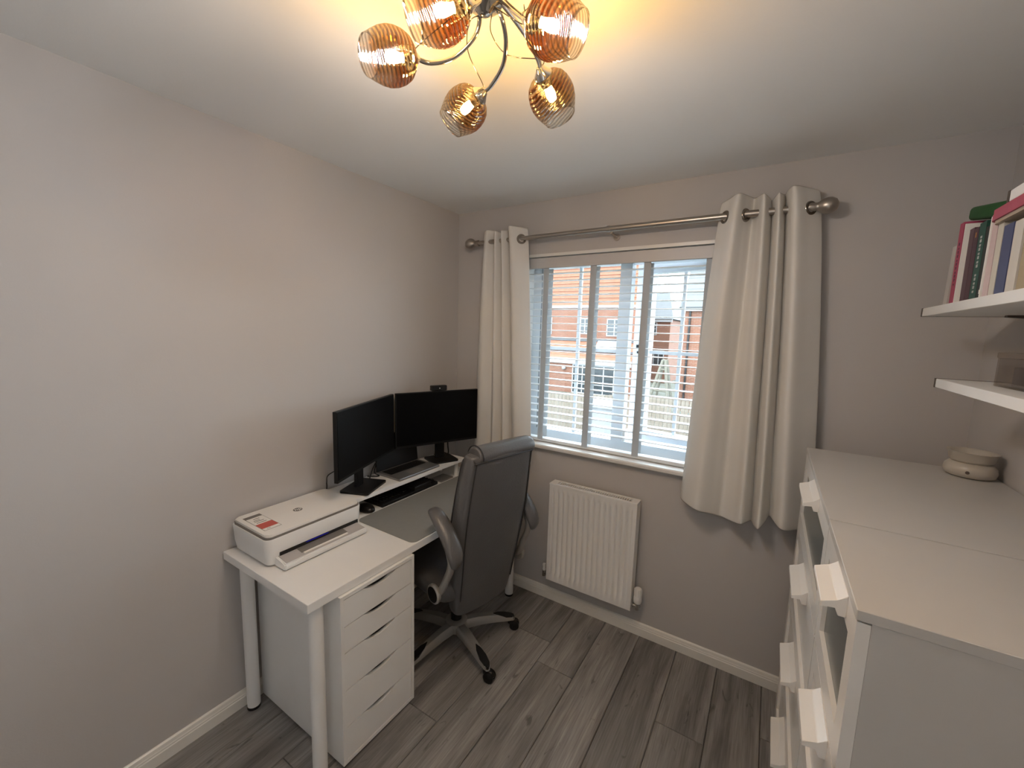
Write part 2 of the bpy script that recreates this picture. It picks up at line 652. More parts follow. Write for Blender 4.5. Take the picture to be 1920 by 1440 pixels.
MESHCACHE = {}
joint = {5: -0.49, 8: -0.49, 4: -0.339, 2: -1.46, 0: -0.8, 1: -0.35, 3: -1.02, 6: -1.12, 7: -0.98, 9: -1.14, 10: -0.32, 11: -0.9, 12: -0.5}
for k in range(13):
    x0 = -0.02 + 0.195 * k                       # rows at ... .955, 1.15, 1.345 ...
    x1 = min(x0 + PWID, RW)
    x0c = max(x0, 0.0)
    ys = [joint[k]]
    while ys[-1] > RB:
        ys.append(ys[-1] - PLEN)
    while ys[0] < 0:
        ys.insert(0, ys[0] + PLEN)
    for ya, yb in zip(ys, ys[1:]):
        ya2, yb2 = min(ya, 0.0), max(yb, RB)
        key = (round(x1 - x0c, 4), round(ya2 - yb2, 4))
        if key not in MESHCACHE:
            MESHCACHE[key] = plank_mesh(*key)
        o = bpy.data.objects.new('plank', MESHCACHE[key])
        C.objects.link(o)
        o.parent = floor
        o.location = ((x0c + x1) / 2, (ya2 + yb2) / 2, 0)

struct(mkobj('ceiling', bbox(-0.1, RW + 0.1, RB - 0.1, 0.3, RH, RH + 0.1), CEIL, origin=(0, 0, RH)))
struct(mkobj('wall_left', bbox(-0.1, 0, RB - 0.1, 0.3, -0.1, RH), WALL, origin=(0, 0, 0)))
# right wall with an unseen doorway, added behind the camera for fill daylight
DY0, DY1, DZ = RB + 0.08, RB + 0.80, 1.98
bm = bmesh.new()
box(bm, RW, RW + 0.1, DY1, 0.3, -0.1, RH)
box(bm, RW, RW + 0.1, RB - 0.1, DY0, -0.1, RH)
box(bm, RW, RW + 0.1, DY0, DY1, DZ, RH)
box(bm, RW, RW + 0.1, DY0, DY1, -0.1, -0.012)
struct(mkobj('wall_right', bm, WALL, origin=(RW, 0, 0)))
bm = bmesh.new()
WT = 0.30
box(bm, 0, OX0, 0, WT, -0.1, RH)
box(bm, OX1, RW, 0, WT, -0.1, RH)
box(bm, OX0, OX1, 0, WT, OZ1, RH)
box(bm, OX0, OX1, 0, WT, -0.1, OZ0 - 0.025)
struct(mkobj('wall_far', bm, WALL, origin=(0, 0, 0)))
struct(mkobj('wall_near', bbox(0, RW, RB - 0.1, RB, -0.1, RH), WALL, origin=(0, RB, 0)))
# added unseen leaf, standing half open to limit the fill daylight
dr = bpy.data.objects.new('fill_door_1', None)
C.objects.link(dr)
dr.location = (RW + .03, DY1 - .01, 0)
dr.rotation_euler = (0, 0, math.radians(-44))
struct(dr)
mkobj('fill_door_leaf', bbox(-.02, .02, -.70, 0, .006, DZ - .008), TRIM, dr, local=True)
for (pa, pb, pc, pd) in ((.09, .31, .25, .85), (.39, .61, .25, .85), (.09, .31, 1.0, 1.85), (.39, .61, 1.0, 1.85)):
    mkobj('fill_door_panel', bbox(-.026, -.018, -pb, -pa, pc, pd, .003), TRIM, dr, local=True)
bm = bmesh.new()
cyl(bm, (-.02, -.64, 1.0), (-.07, -.64, 1.0), .009)
cyl(bm, (-.07, -.64, 1.0), (-.07, -.53, 1.0), .009)
mkobj('fill_door_handle', bm, CHROME, dr, smooth=40, local=True)

# skirting boards
SKP = [(0, 0), (0.016, 0), (0.016, 0.044), (0.0135, 0.047), (0.0135, 0.053), (0.0115, 0.056), (0.009, 0.068), (0.004, 0.072), (0, 0.072)]
bm = bmesh.new()
prism(bm, [(p[0], p[1]) for p in SKP], 1, RB, 0)
struct(mkobj('baseboard_left', bm, TRIM, origin=(0, 0, 0)))
bm = bmesh.new()
prism(bm, [(-p[0], p[1]) for p in SKP], 0, 0.016, RW)
struct(mkobj('baseboard_far', bm, TRIM, origin=(0, 0, 0)))
bm = bmesh.new()
prism(bm, [(RW - p[0], p[1]) for p in SKP], 1, DY1, -0.016)
struct(mkobj('baseboard_right', bm, TRIM, origin=(RW, 0, 0)))

# ------------------------------------------------------------------ window
wb = bmesh.new()
FY0, FY1 = 0.135, 0.205
win = bpy.data.objects.new('window_1', None)
C.objects.link(win)
win.location = (1.09, 0.17, 0.985)
WOFF[win] = Vector((1.09, 0.17, 0.985))
struct(win)
bm = bmesh.new()
FR = 0.058
box(bm, OX0, OX0 + FR, FY0, FY1, OZ0, OZ1)
box(bm, OX1 - FR, OX1, FY0, FY1, OZ0, OZ1)
box(bm, OX0 + FR, OX1 - FR, FY0, FY1, OZ1 - FR, OZ1)
box(bm, OX0 + FR, OX1 - FR, FY0, FY1, OZ0, OZ0 + FR)
box(bm, 1.062, 1.128, FY0, FY1, OZ0 + FR, OZ1 - FR)
mkobj('outer_frame', bm, UPVC, win)
# left light, glazed straight into the frame
gx0, gx1, gz0, gz1 = OX0 + FR + .040, 1.062, OZ0 + FR, OZ1 - FR
bm = bmesh.new()
box(bm, OX0 + FR, OX0 + FR + .006, FY0 + .004, FY1 - .004, gz0, gz1)
mkobj('gasket', bm, LEAD, win)
bm = bmesh.new()
box(bm, OX0 + FR + .006, gx0, FY0 - .002, FY1 - .006, gz0, gz1)
mkobj('glazing_bead', bm, UPVC, win)
mkobj('glazing_bar', bbox(.800, .819, .166, .180, gz0, gz1), UPVC, win)
mkobj('glazing_bar', bbox(gx0, .800, .167, .179, 1.556, 1.574), UPVC, win)
mkobj('glazing_bar', bbox(.819, gx1, .167, .179, 1.556, 1.574), UPVC, win)
mkobj('pane', bbox(gx0 - .003, gx1 + .003, .171, .175, gz0 - .003, gz1 + .003), GLASS, win)
# right light: casement hinged at the right, pushed slightly open
th = math.radians(-9.5)
HX, HY = OX1 - FR + .004, 0.19


def sash(s0, s1, n0, n1, z0, z1):
    bm = bmesh.new()
    box(bm, -s1, -s0, n0, n1, z0, z1)
    bmesh.ops.transform(bm, matrix=Matrix.Translation((HX, HY, 0)) @ Matrix.Rotation(th, 4, 'Z'), verts=bm.verts)
    return bm


SW, SZ0, SZ1 = 0.512, OZ0 + FR - .010, OZ1 - FR + .010
GA, GB, GZ0, GZ1 = .075, .418, 1.100, 2.012
bm = sash(0, GA, 0, .06, SZ0, SZ1)
for a in ((GB, SW, SZ0, SZ1), (GA, GB, SZ0, GZ0), (GA, GB, GZ1, SZ1)):
    b3 = sash(a[0], a[1], 0, .06, a[2], a[3])
    me = bpy.data.meshes.new('tmp')
    b3.to_mesh(me)
    b3.free()
    bm.from_mesh(me)
    bpy.data.meshes.remove(me)
cas = mkobj('casement_sash', bm, UPVC, win)
mkobj('pane', sash(GA - .004, GB + .004, .028, .032, GZ0 - .004, GZ1 + .004), GLASS, cas)
mkobj('glazing_bar', sash(.238, .256, .024, .037, GZ0, GZ1), UPVC, cas)
mkobj('glazing_bar', sash(GA, .238, .025, .036, 1.555, 1.574), UPVC, cas)
mkobj('glazing_bar', sash(.256, GB, .025, .036, 1.555, 1.574), UPVC, cas)
mkobj('handle', sash(SW - .050, SW - .028, -.022, -.001, 1.585, 1.605), BLACK2, cas)
mkobj('handle', sash(SW - .046, SW - .032, -.018, -.001, 1.555, 1.567), BLACK2, cas)
bm = bmesh.new()
box(bm, 1.128, 1.142, FY0 + .01, FY1 + .03, OZ0 + FR, OZ0 + FR + .06)
mkobj('restrictor', bm, SILLW, win)
# white lining of the recess and the sill board
bm = bmesh.new()
box(bm, OX0, OX0 + .002, 0.0, FY0, OZ0, OZ1 - .012)
box(bm, OX1 - .002, OX1, 0.0, FY0, OZ0, OZ1 - .012)
box(bm, OX0, OX1, -0.001, FY0, OZ1 - .012, OZ1 + .004)
struct(mkobj('trim_1', bm, SILLW, origin=(1.09, 0, 2.1)))
bm = bmesh.new()
prism(bm, [(-.040, .966), (-.040, .979), (-.034, .985), (FY0, .985), (FY0, .961), (-.036, .961)], 0, 0.452, 1.733)
struct(mkobj('trim_2', bm, SILLW, origin=(1.09, 0, .96)))

# ------------------------------------------------------------------ venetian blind
bl = thing('venetian_blind', 'white wooden venetian blind with grey ladder tapes, slats open, in the window', 'blind', (1.09, 0.05, 0.99))
BX0, BX1 = 0.524, 1.662
mkobj('valance', bbox(BX0, BX1, 0.014, 0.032, 2.036, 2.096, .002), VALANCE, bl)
mkobj('head_rail', bbox(BX0 + .004, BX1 - .004, 0.034, 0.084, 2.046, 2.092), WHITE2, bl)
bm = bmesh.new()
sl = [(-.025, 0.0), (-.018, .0012), (0, .002), (.018, .0012), (.025, 0.0), (.025, .0028), (.018, .004), (0, .0048), (-.018, .004), (-.025, .0028)]
prism(bm, sl, 0, BX0 + .006, BX1 - .006)
pitch = 0.0418
z = 2.006
first = None
zs = []
while z > 1.045:
    zs.append(z)
    z -= pitch
smesh = mkobj('slat', bm, SLAT, bl, local=True)
smesh.location = (-1.09, 0.057 - .05, zs[0] - .99)
for z in zs[1:]:
    dup(smesh, bl, (-1.09, 0.057 - .05, z - .99))
mkobj('bottom_rail', bbox(BX0 + .006, BX1 - .006, 0.031, 0.083, 0.988, 1.008, .003), SLAT, bl)
for tx in (0.648, 0.942, 1.237, 1.533):
    bm = bmesh.new()
    box(bm, tx - .018, tx + .018, 0.0285, 0.0295, 1.0, 2.04)
    box(bm, tx - .018, tx + .018, 0.0845, 0.0855, 1.0, 2.04)
    mkobj('ladder_tape', bm, TAPE, bl)

# ------------------------------------------------------------------ curtain pole and curtains
RY, RZ = -0.092, 2.193
pole = thing('curtain_pole', 'brushed steel curtain pole with ball finials above the window', 'curtain pole', (1.07, RY, RZ))
bm = bmesh.new()
cyl(bm, (0.235, RY, RZ), (1.06, RY, RZ), .0125)
cyl(bm, (1.055, RY, RZ), (1.905, RY, RZ), .0145)
mkobj('pole', bm, STEEL, pole, smooth=40)
for cx in (1.06, 1.285):
    bm = bmesh.new()
    cyl(bm, (cx - .008, RY, RZ), (cx + .008, RY, RZ), .0165)
    mkobj('collar', bm, STEEL, pole, smooth=40)
for sx, x in ((-1, 0.235), (1, 1.893)):
    bm = bmesh.new()
    prof = [(0, 0), (.0165, 0), (.0175, .008), (.0165, .022), (.015, .026), (.017, .032), (.027, .044), (.032, .060), (.031, .074), (.023, .090), (.010, .097), (0, .098)]
    lathe(bm, prof, 24, Matrix.Translation((x, RY, RZ)) @ Matrix.Rotation(sx * PI / 2, 4, 'Y'))
    mkobj('finial', bm, STEEL, pole, smooth=60)
for bx in (0.30, 1.075, 1.86):
    bm = bmesh.new()
    cyl(bm, (bx, -0.001, RZ - .024), (bx, RY, RZ - .018), .006)
    cyl(bm, (bx, -0.006, RZ - .024), (bx, -0.0005, RZ - .024), .018)
    mkobj('bracket', bm, STEEL, pole, smooth=40)


def curtain(name, label, top, bot, ztop, zbots, eye, wav):
    NR = 34
    nt_ = 7
    T = catmull([(p[0], p[1], 0) for p in top], nt_)
    B = catmull([(p[0], p[1], 0) for p in bot], nt_)
    n = len(T)
    bm = bmesh.new()
    rows = []
    for r in range(NR + 1):
        t = r / NR
        e = t ** 0.75
        row = []
        for i in range(n):
            s = i / (n - 1)
            p = T[i].lerp(B[i], e)
            zb = zbots(s)
            zt = ztop(s)
            zz = zt + (zb - zt) * t
            wob = wav * math.sin(9 * t + 7 * s * PI) * t * 0.6
            row.append(bm.verts.new((p.x + wob * .4, p.y + wob, zz)))
        rows.append(row)
    for a, b2 in zip(rows, rows[1:]):
        for i in range(n - 1):
            bm.faces.new((a[i], a[i + 1], b2[i + 1], b2[i]))
    lo = rows[0]
    th_ = thing(name, label, 'curtain', ((top[0][0] + top[-1][0]) / 2, RY, 0.85))
    o = mkobj('curtain_panel', bm, CURTAIN, th_, smooth=180)
    md = o.modifiers.new('thick', 'SOLIDIFY')
    md.thickness = 0.004
    md.offset = 0
    subsurf(o, 1)
    tz = (ztop(.5) - RZ) / (ztop(.5) - zbots(.5))
    ez = tz ** 0.75
    for ci in eye:                       # control point index near the crossing with the pole
        best = None
        for i in range(max(0, ci * nt_ - nt_), min(n - 1, ci * nt_ + nt_)):
            p, q_ = T[i].lerp(B[i], ez), T[i + 1].lerp(B[i + 1], ez)
            if (p.y - RY) * (q_.y - RY) <= 0:
                best = (p, q_)
        if best is None:
            continue
        p, q_ = best
        f = (RY - p.y) / (q_.y - p.y + 1e-9)
        c_ = p.lerp(q_, f)
        d_ = (q_ - p).normalized()
        az = math.atan2(-d_.x, d_.y)
        bm = bmesh.new()
        M = Matrix.Translation((c_.x, RY, RZ - .004)) @ Matrix.Rotation(az, 4, 'Z') @ Matrix.Rotation(PI / 2, 4, 'Y')
        prof = [(.0155, -.007), (.026, -.007), (.0285, -.004), (.0285, .004), (.026, .007), (.0155, .007), (.0155, -.007)]
        lathe(bm, prof, 24, M)
        mkobj('eyelet', bm, DCHROME, th_, smooth=50)
    return th_


topR = [(1.570, -.062), (1.605, -.095), (1.642, -.142), (1.670, -.092), (1.696, -.048), (1.716, -.092), (1.735, -.138), (1.752, -.092), (1.762, -.055), (1.772, -.092), (1.787, -.138), (1.800, -.092), (1.808, -.060), (1.818, -.105), (1.838, -.142), (1.882, -.098), (1.925, -.058)]
botR = [(1.500, -.060), (1.525, -.105), (1.590, -.150), (1.655, -.105), (1.690, -.080), (1.740, -.115), (1.775, -.150), (1.800, -.110), (1.812, -.070), (1.825, -.110), (1.845, -.160), (1.868, -.105), (1.880, -.070), (1.900, -.120), (1.930, -.150), (1.985, -.105), (2.040, -.060)]


def zbR(s):
    return 0.858 - 0.035 * math.sin(min(1, s * 1.35) * PI) + .012 * math.sin(s * 19)


curtain('eyelet_curtain', 'cream eyelet curtain hanging beside the white drawer chests', topR, botR, lambda s: 2.262 + .012 * math.sin(s * 9), zbR,
        [1, 3, 15], .006)
topL = [(0.262, -.060), (0.285, -.100), (0.312, -.112), (0.333, -.080), (0.345, -.060), (0.360, -.092), (0.378, -.130), (0.392, -.092), (0.400, -.064), (0.412, -.100), (0.425, -.132), (0.440, -.100), (0.448, -.070), (0.465, -.115), (0.485, -.135), (0.522, -.105), (0.562, -.060)]
botL = [(0.195, -.050), (0.225, -.075), (0.255, -.080), (0.300, -.065), (0.330, -.052), (0.352, -.078), (0.380, -.100), (0.410, -.075), (0.425, -.055), (0.442, -.088), (0.465, -.112), (0.490, -.085), (0.502, -.058), (0.525, -.095), (0.560, -.118), (0.600, -.095), (0.640, -.055)]
curtain('eyelet_curtain', 'cream eyelet curtain hanging behind the monitors', topL, botL, lambda s: 2.250 + .012 * math.sin(s * 9), lambda s: .862 + .01 * math.sin(s * 17), [15], .004)

# ------------------------------------------------------------------ radiator
rx0, rx1, rz0, rz1, ry0, ry1 = 0.797, 1.302, 0.185, 0.785, -0.100, -0.036
rad = thing('radiator', 'white ribbed panel radiator under the window', 'radiator', (1.05, -.07, rz0))
NCH = 15
bm = bmesh.new()
# pressed front panel: ribs as an extruded profile between flat bands
prof = []
xa, xb = rx0 + .018, rx1 - .018
pw = (xb - xa) / NCH
N = 10
zrows = [(rz0, 0), (rz0 + .035, 0), (rz0 + .055, 1), (rz1 - .055, 1), (rz1 - .035, 0), (rz1 - .006, 0)]
cols = [rx0] + [xa + (xb - xa) * i / (NCH * N) for i in range(NCH * N + 1)] + [rx1]
grid = []
for zz, am in zrows:
    row = []
    for x in cols:
        if xa < x < xb:
            ph = ((x - xa) / pw) % 1.0
            h = 0.5 - 0.5 * math.cos(2 * PI * ph)
            h = h ** 0.45
            d = -.015 * (1 - h)
        else:
            d = 0
        row.append(bm.verts.new((x, ry0 - d * am, zz)))
    grid.append(row)
for a, b2 in zip(grid, grid[1:]):
    for i in range(len(cols) - 1):
        bm.faces.new((a[i], a[i + 1], b2[i + 1], b2[i]))
mkobj('front_panel', bm, RADW, rad, smooth=50)
bm = bmesh.new()
box(bm, rx0 + .006, rx1 - .006, ry0 + .020, ry1, rz0 + .004, rz1 - .090)
box(bm, rx0 + .006, rx1 - .006, ry1 - .006, ry1, rz1 - .090, rz1 - .008)
mkobj('convector_body', bm, RADW, rad)
for xs in (rx0 - .003, rx1 - .001):
    mkobj('side_panel', bbox(xs, xs + .004, ry0 - .001, ry1 + .004, rz0, rz1, .001), RADW, rad)
bm = bmesh.new()
box(bm, rx0 - .003, rx1 + .003, ry0 - .004, ry0 + .014, rz1 - .006, rz1 + .004)
box(bm, rx0 - .003, rx1 + .003, ry1 - .010, ry1 + .004, rz1 - .006, rz1 + .004)
box(bm, rx0 - .003, rx0 + .035, ry0 + .014, ry1 - .010, rz1 - .006, rz1 + .004)
box(bm, rx1 - .035, rx1 + .003, ry0 + .014, ry1 - .010, rz1 - .006, rz1 + .004)
top = mkobj('top_grille', bm, RADW, rad)
bm = bbox(rx0 + .035, rx0 + .040, ry0 + .013, ry1 - .009, rz1 - .008, rz1 + .002)
gb = mkobj('grille_bar', bm, RADW, top)
nb = 34
for i in range(1, nb):
    dup(gb, top, ((rx1 - rx0 - .075) * i / nb, 0, 0))
bm = bmesh.new()
for xs in (rx0 + .12, rx1 - .12):
    box(bm, xs - .02, xs + .02, ry1, -0.0005, rz0 + .08, rz1 - .06)
mkobj('wall_bracket', bm, RADW, rad)
# thermostatic valve at the right, lockshield at the left
vx = rx1 + .030
val = thing('thermostatic_valve', 'white thermostatic radiator valve on chrome body at the right of the radiator', 'radiator valve', (vx, -.065, .16))
bm = bmesh.new()
lathe(bm, [(0, .225), (.018, .225), (.0215, .235), (.0215, .258), (.0185, .264), (.0195, .275), (.0195, .300), (.016, .308), (0, .309)], 20, Matrix.Translation((vx, -.065, 0)))
hd = mkobj('valve_head', bm, RADW, val, smooth=40)
bm = bmesh.new()
for k in range(10):
    a = 2 * PI * k / 10
    cxp, cyp = vx + .0195 * math.cos(a), -.065 + .0195 * math.sin(a)
    box(bm, cxp - .002, cxp + .002, cyp - .002, cyp + .002, .268, .304)
mkobj('grip_ridge', bm, WHITE2, hd)
bm = bmesh.new()
cyl(bm, (vx, -.065, .185), (vx, -.065, .226), .012)
cyl(bm, (vx + .004, -.065, .205), (rx1 - .002, -.065, .205), .010)
cyl(bm, (vx, -.065, .190), (vx, -.012, .172), .008)
mkobj('valve_body', bm, CHROME, val, smooth=40)
vx = rx0 - .034
val = thing('lockshield_valve', 'small chrome lockshield valve with white cap at the left of the radiator', 'radiator valve', (vx, -.065, .16))
bm = bmesh.new()
lathe(bm, [(0, .212), (.008, .212), (.0105, .220), (.008, .232), (.0105, .246), (.0095, .256), (0, .257)], 16, Matrix.Translation((vx, -.065, 0)))
mkobj('valve_cap', bm, RADW, val, smooth=50)
bm = bmesh.new()
cyl(bm, (vx, -.065, .178), (vx, -.065, .213), .011)
cyl(bm, (vx, -.065, .195), (rx0, -.065, .195), .009)
cyl(bm, (vx, -.065, .182), (vx, -.012, .170), .008)
mkobj('valve_body', bm, CHROME, val, smooth=40)

# ------------------------------------------------------------------ desk
DZ_, DT = 0.734, 0.034
dx0, dx1, dy0, dy1 = 0.004, 0.592, -1.472, -0.072
desk = thing('desk', 'long white laminate desk on four tubular legs along the left wall', 'desk', (.3, -.77, 0))
mkobj('desktop', bbox(dx0, dx1, dy0, dy1, DZ_ - DT, DZ_, .0015, 1), WHITE, desk)
for lx, ly in ((.049, -1.408), (.552, -1.420), (.549, -.120), (.049, -.120)):
    bm = bmesh.new()
    cyl(bm, (lx, ly, .012), (lx, ly, DZ_ - DT), .0255, 24)
    lg = mkobj('leg', bm, WHITE, desk, smooth=40)
    bm = bmesh.new()
    cyl(bm, (lx, ly, 0), (lx, ly, .012), .0262, 24)
    mkobj('foot', bm, BLACK, lg, smooth=40)
    bm = bmesh.new()
    box(bm, lx - .022, lx + .045 if lx < .3 else lx + .022, ly - .022, ly + .045, DZ_ - DT - .004, DZ_ - DT)
    mkobj('leg_plate', bm, STEEL, lg)

# ------------------------------------------------------------------ drawer pedestal
ax0, ax1, ay0, ay1, az1 = .024, .604, -1.358, -.998, .698
al = thing('drawer_unit', 'white five-drawer unit with crescent finger slots under the desk', 'drawer unit', (.314, -1.178, 0))
bm = bmesh.new()
pt = .014
box(bm, ax0, ax1, ay0, ay0 + pt, .012, az1)
box(bm, ax0, ax1, ay1 - pt, ay1, .012, az1)
box(bm, ax0, ax1, ay0 + pt, ay1 - pt, az1 - pt, az1)
box(bm, ax0, ax1, ay0 + pt, ay1 - pt, .012, .012 + pt)
box(bm, ax0, ax0 + .008, ay0 + pt, ay1 - pt, .012 + pt, az1 - pt)
body = mkobj('carcass', bm, WHITE, al)
mkobj('recess', bbox(ax0 + .01, ax1 - .025, ay0 + pt + .001, ay1 - pt - .001, .028, az1 - pt - .001), SLOT, body)
for cx in (ax0 + .05, ax1 - .05):
    for cy in (ay0 + .04, ay1 - .04):
        bm = bmesh.new()
        cyl(bm, (cx, cy, 0), (cx, cy, .012), .015)
        mkobj('foot', bm, BLACK, al)
tops = [.682, .575, .469, .316, .163, .028]
for zt, zb in zip(tops, tops[1:]):
    yc = (ay0 + ay1) / 2
    poly = [(ay0 + pt + .0015, zb + .0012), (ay1 - pt - .0015, zb + .0012), (ay1 - pt - .0015, zt - .0012)]
    hw, hd_ = .079, .021
    for k in range(15):
        t = k / 14
        a = hw * (1 - 2 * t)
        poly.append((yc + a, zt - .0012 - hd_ * (1 - (a / hw) ** 2)))
    poly.append((ay0 + pt + .0015, zt - .0012))
    bm = bmesh.new()
    prism(bm, poly, 0, ax1 - .018, ax1 - .002)
    bmesh.ops.triangulate(bm, faces=[f for f in bm.faces if len(f.verts) > 4])
    mkobj('drawer_front', bm, WHITE, al)

# ------------------------------------------------------------------ monitor riser, mat and small things on the desk
rs = thing('monitor_riser', 'white wall-side riser shelf on short legs on the desk', 'monitor riser', (.12, -.59, DZ_))
RZT = .851
mkobj('riser_board', bbox(.012, .222, -1.006, -.180, RZT - .021, RZT, .001, 1), WHITE, rs)
for ly in (-.965, -.215):
    for lx in (.045, .180):
        bm = bmesh.new()
        cyl(bm, (lx, ly, DZ_), (lx, ly, RZT - .021), .013, 18)
        mkobj('leg', bm, WHITE, rs, smooth=40)
bm = bmesh.new()
prism(bm, rounded(.205, .585, -.985, -.165, .03), 2, DZ_, DZ_ + .003)
tag(mkobj('desk_mat', bm, MATGREY), 'grey rectangular desk mat with rounded corners in front of the riser', 'desk mat')
bm = bmesh.new()
lathe(bm, [(0, 0), (.028, 0), (.034, .006), (.033, .016), (.026, .027), (.012, .033), (0, .034)], 24,
      Matrix.Translation((.150, -.885, DZ_)) @ Matrix.Diagonal((1.6, 1.0, 1.0, 1.0)))
ms = mkobj('computer_mouse', bm, BLACK2, smooth=180)
tag(ms, 'black computer mouse on the desk at the open end of the riser', 'mouse')
kb = thing('keyboard', 'black keyboard tucked under the riser', 'keyboard', (.115, -.62, DZ_))
mkobj('keyboard_body', bbox(.045, .195, -.82, -.40, DZ_, DZ_ + .018, .004), BLACK, kb)
bm = bbox(.0, .015, -.0075, .0075, DZ_ + .018, DZ_ + .023, .001, 1)
k0 = mkobj('key', bm, BLACK2, kb)
k0.location = Vector((.055, -.80, 0)) - Vector((0, 0, 0))
k0.location = (.055, -.80, 0)
for i in range(5):
    for j in range(21):
        if i == 0 and j == 0:
            continue
        dup(k0, kb, (.055 + i * .024, -.80 + j * .0195, 0))
gd = bbox(.150, .205, -.600, -.470, DZ_ + .023, DZ_ + .046, .003)
tag(mkobj('docking_hub', gd, BLACK2), 'small black docking box resting on the keyboard under the riser', 'docking box')
bm = bbox(.11, .195, -.37, -.26, DZ_, DZ_ + .010, .002)
tag(mkobj('notebook', bm, LAPTOP), 'thin grey pad under the far end of the riser', 'notebook')

# ------------------------------------------------------------------ monitors


def monitor(label, A, B, ztop, zbot, basec, bw=.10, name='computer_monitor'):
    """A, B: bottom corners in plan seen from the front, left to right"""
    A, B = Vector(A), Vector(B)
    d = (B - A)
    wd = d.length
    ang = math.atan2(d.y, d.x)
    c = (A + B) / 2
    t = thing(name, label, 'monitor', (c.x, c.y, RZT), ang)
    # local: x along width, -y... front is local -y rotated; screen faces local -y side = (d.y,-d.x)
    h0, h1 = zbot - RZT, ztop - RZT
    mkobj('housing', bbox(-wd / 2, wd / 2, 0.0015, .020, h0, h1, .002), BLACK, t, local=True)
    mkobj('rear_housing', bbox(-wd * .36, wd * .36, .020, .042, h0 + .03, h1 - .06, .008), BLACK, t, local=True)
    mkobj('screen', bbox(-wd / 2 + .004, wd / 2 - .004, -.0005, .0015, h0 + .014, h1 - .004), SCREEN, t, local=True)
    bb = Vector(basec) - c
    lx = bb.x * math.cos(-ang) - bb.y * math.sin(-ang)
    ly = bb.x * math.sin(-ang) + bb.y * math.cos(-ang)
    bm = bmesh.new()
    prism(bm, rounded(lx - bw, lx + bw, ly - .085, ly + .065, .012), 2, 0, .010)
    sb = mkobj('stand_base', bm, BLACK2, t, local=True)
    bm = bmesh.new()
    prism(bm, rounded(lx - .03, lx + .03, ly + .005, ly + .028, .008), 2, .010, h0 + .10)
    mkobj('stand_neck', bm, BLACK, t, local=True)
    bm = bmesh.new()
    box(bm, lx - .035, lx + .035, min(.030, ly + .004), max(.042, ly + .010), h0 + .05, h0 + .13)
    mkobj('mount', bm, BLACK, t, local=True)
    return t


monitor('black monitor nearest the printer, angled toward the chair', (.272, -1.125), (.066, -.622), 1.295, .975, (.120, -.885))
monitor('black monitor nearest the window, with a webcam on top', (.068, -.612), (.276, -.128), 1.295, .975, (.124, -.300), .085)
wc = thing('webcam', 'small black webcam on top of the monitor by the window', 'webcam', (.155, -.36, 1.295), math.atan2(.484, .208))
mkobj('webcam_body', bbox(-.050, .050, -.020, .012, .002, .034, .006, 3), BLACK2, wc, local=True)
bm = bmesh.new()
cyl(bm, (0, -.0215, .018), (0, -.0195, .018), .011, 20)
ln = mkobj('lens_ring', bm, BLACK, wc, local=True, smooth=40)
bm = bmesh.new()
cyl(bm, (0, -.0225, .018), (0, -.0214, .018), .0035, 12)
mkobj('lens', bm, PAPERW, ln, local=True)
mkobj('clip', bbox(-.02, .02, -.004, .026, -.0, .004), BLACK2, wc, local=True)

# laptop on the riser between the two stands
lt = thing('laptop', 'open silver laptop with black keys on the riser between the monitors', 'laptop', (.12, -.57, RZT))
mkobj('laptop_base', bbox(.030, .218, -.722, -.412, RZT, RZT + .013, .003), LAPTOP, lt)
mkobj('keyboard_well', bbox(.052, .128, -.700, -.434, RZT + .0128, RZT + .0136), BLACK, lt)
bm = bbox(0, .0125, 0, .0155, RZT + .0136, RZT + .0155, .0008, 1)
k1 = mkobj('key', bm, BLACK2, lt)
k1.location = (.054, -.698, 0)
for i in range(5):
    for j in range(14):
        if i or j:
            dup(k1, lt, (.054 + i * .0148, -.698 + j * .0187, 0))
mkobj('touchpad', bbox(.142, .205, -.62, -.52, RZT + .0128, RZT + .0135), SILVER, lt)
bm = bbox(-.004, .004, -.155, .155, 0, .195, .002)
bmesh.ops.transform(bm, matrix=Matrix.Translation((.036, -.567, RZT + .014)) @ Matrix.Rotation(math.radians(-7), 4, 'Y'), verts=bm.verts)
lid = mkobj('laptop_screen', bm, BLACK, lt)

# cables behind the riser
def cable(label, pts, r=.0025, name='cable', m=BLACK):
    bm = bmesh.new()
    tube(bm, catmull(pts, 6), r, 6)
    return tag(mkobj(name, bm, m, smooth=60), label, 'cable')


cable('black cable dropping from the back of the monitor near the printer', [(.20, -1.04, 1.02), (.10, -1.055, .96), (.03, -1.02, .90), (.02, -1.0135, .87), (.008, -1.011, .82), (.006, -1.010, .741)])
cable('black cable looping down behind the window-side monitor', [(.13, -.29, 1.03), (.10, -.26, .96), (.085, -.25, .90), (.06, -.25, .856), (.03, -.26, .856)])
cable('thin black cable with plug behind the window-side stand', [(.15, -.25, 1.03), (.11, -.215, .97), (.10, -.205, .92), (.10, -.20, .862), (.06, -.195, .856)], .004)
cable('tangle of black cable beside the laptop hinge', [(.075, -.80, .863), (.05, -.76, .90), (.06, -.745, .93), (.05, -.75, .875), (.075, -.738, .858), (.03, -.78, .858)], .003)

# ------------------------------------------------------------------ printer
px0, px1, py0, py1, pz0, pz1 = .018, .292, -1.446, -1.018, DZ_, .866
pr = thing('printer', 'white all-in-one inkjet printer on the near end of the desk', 'printer', (.155, -1.23, DZ_))
bm = bmesh.new()
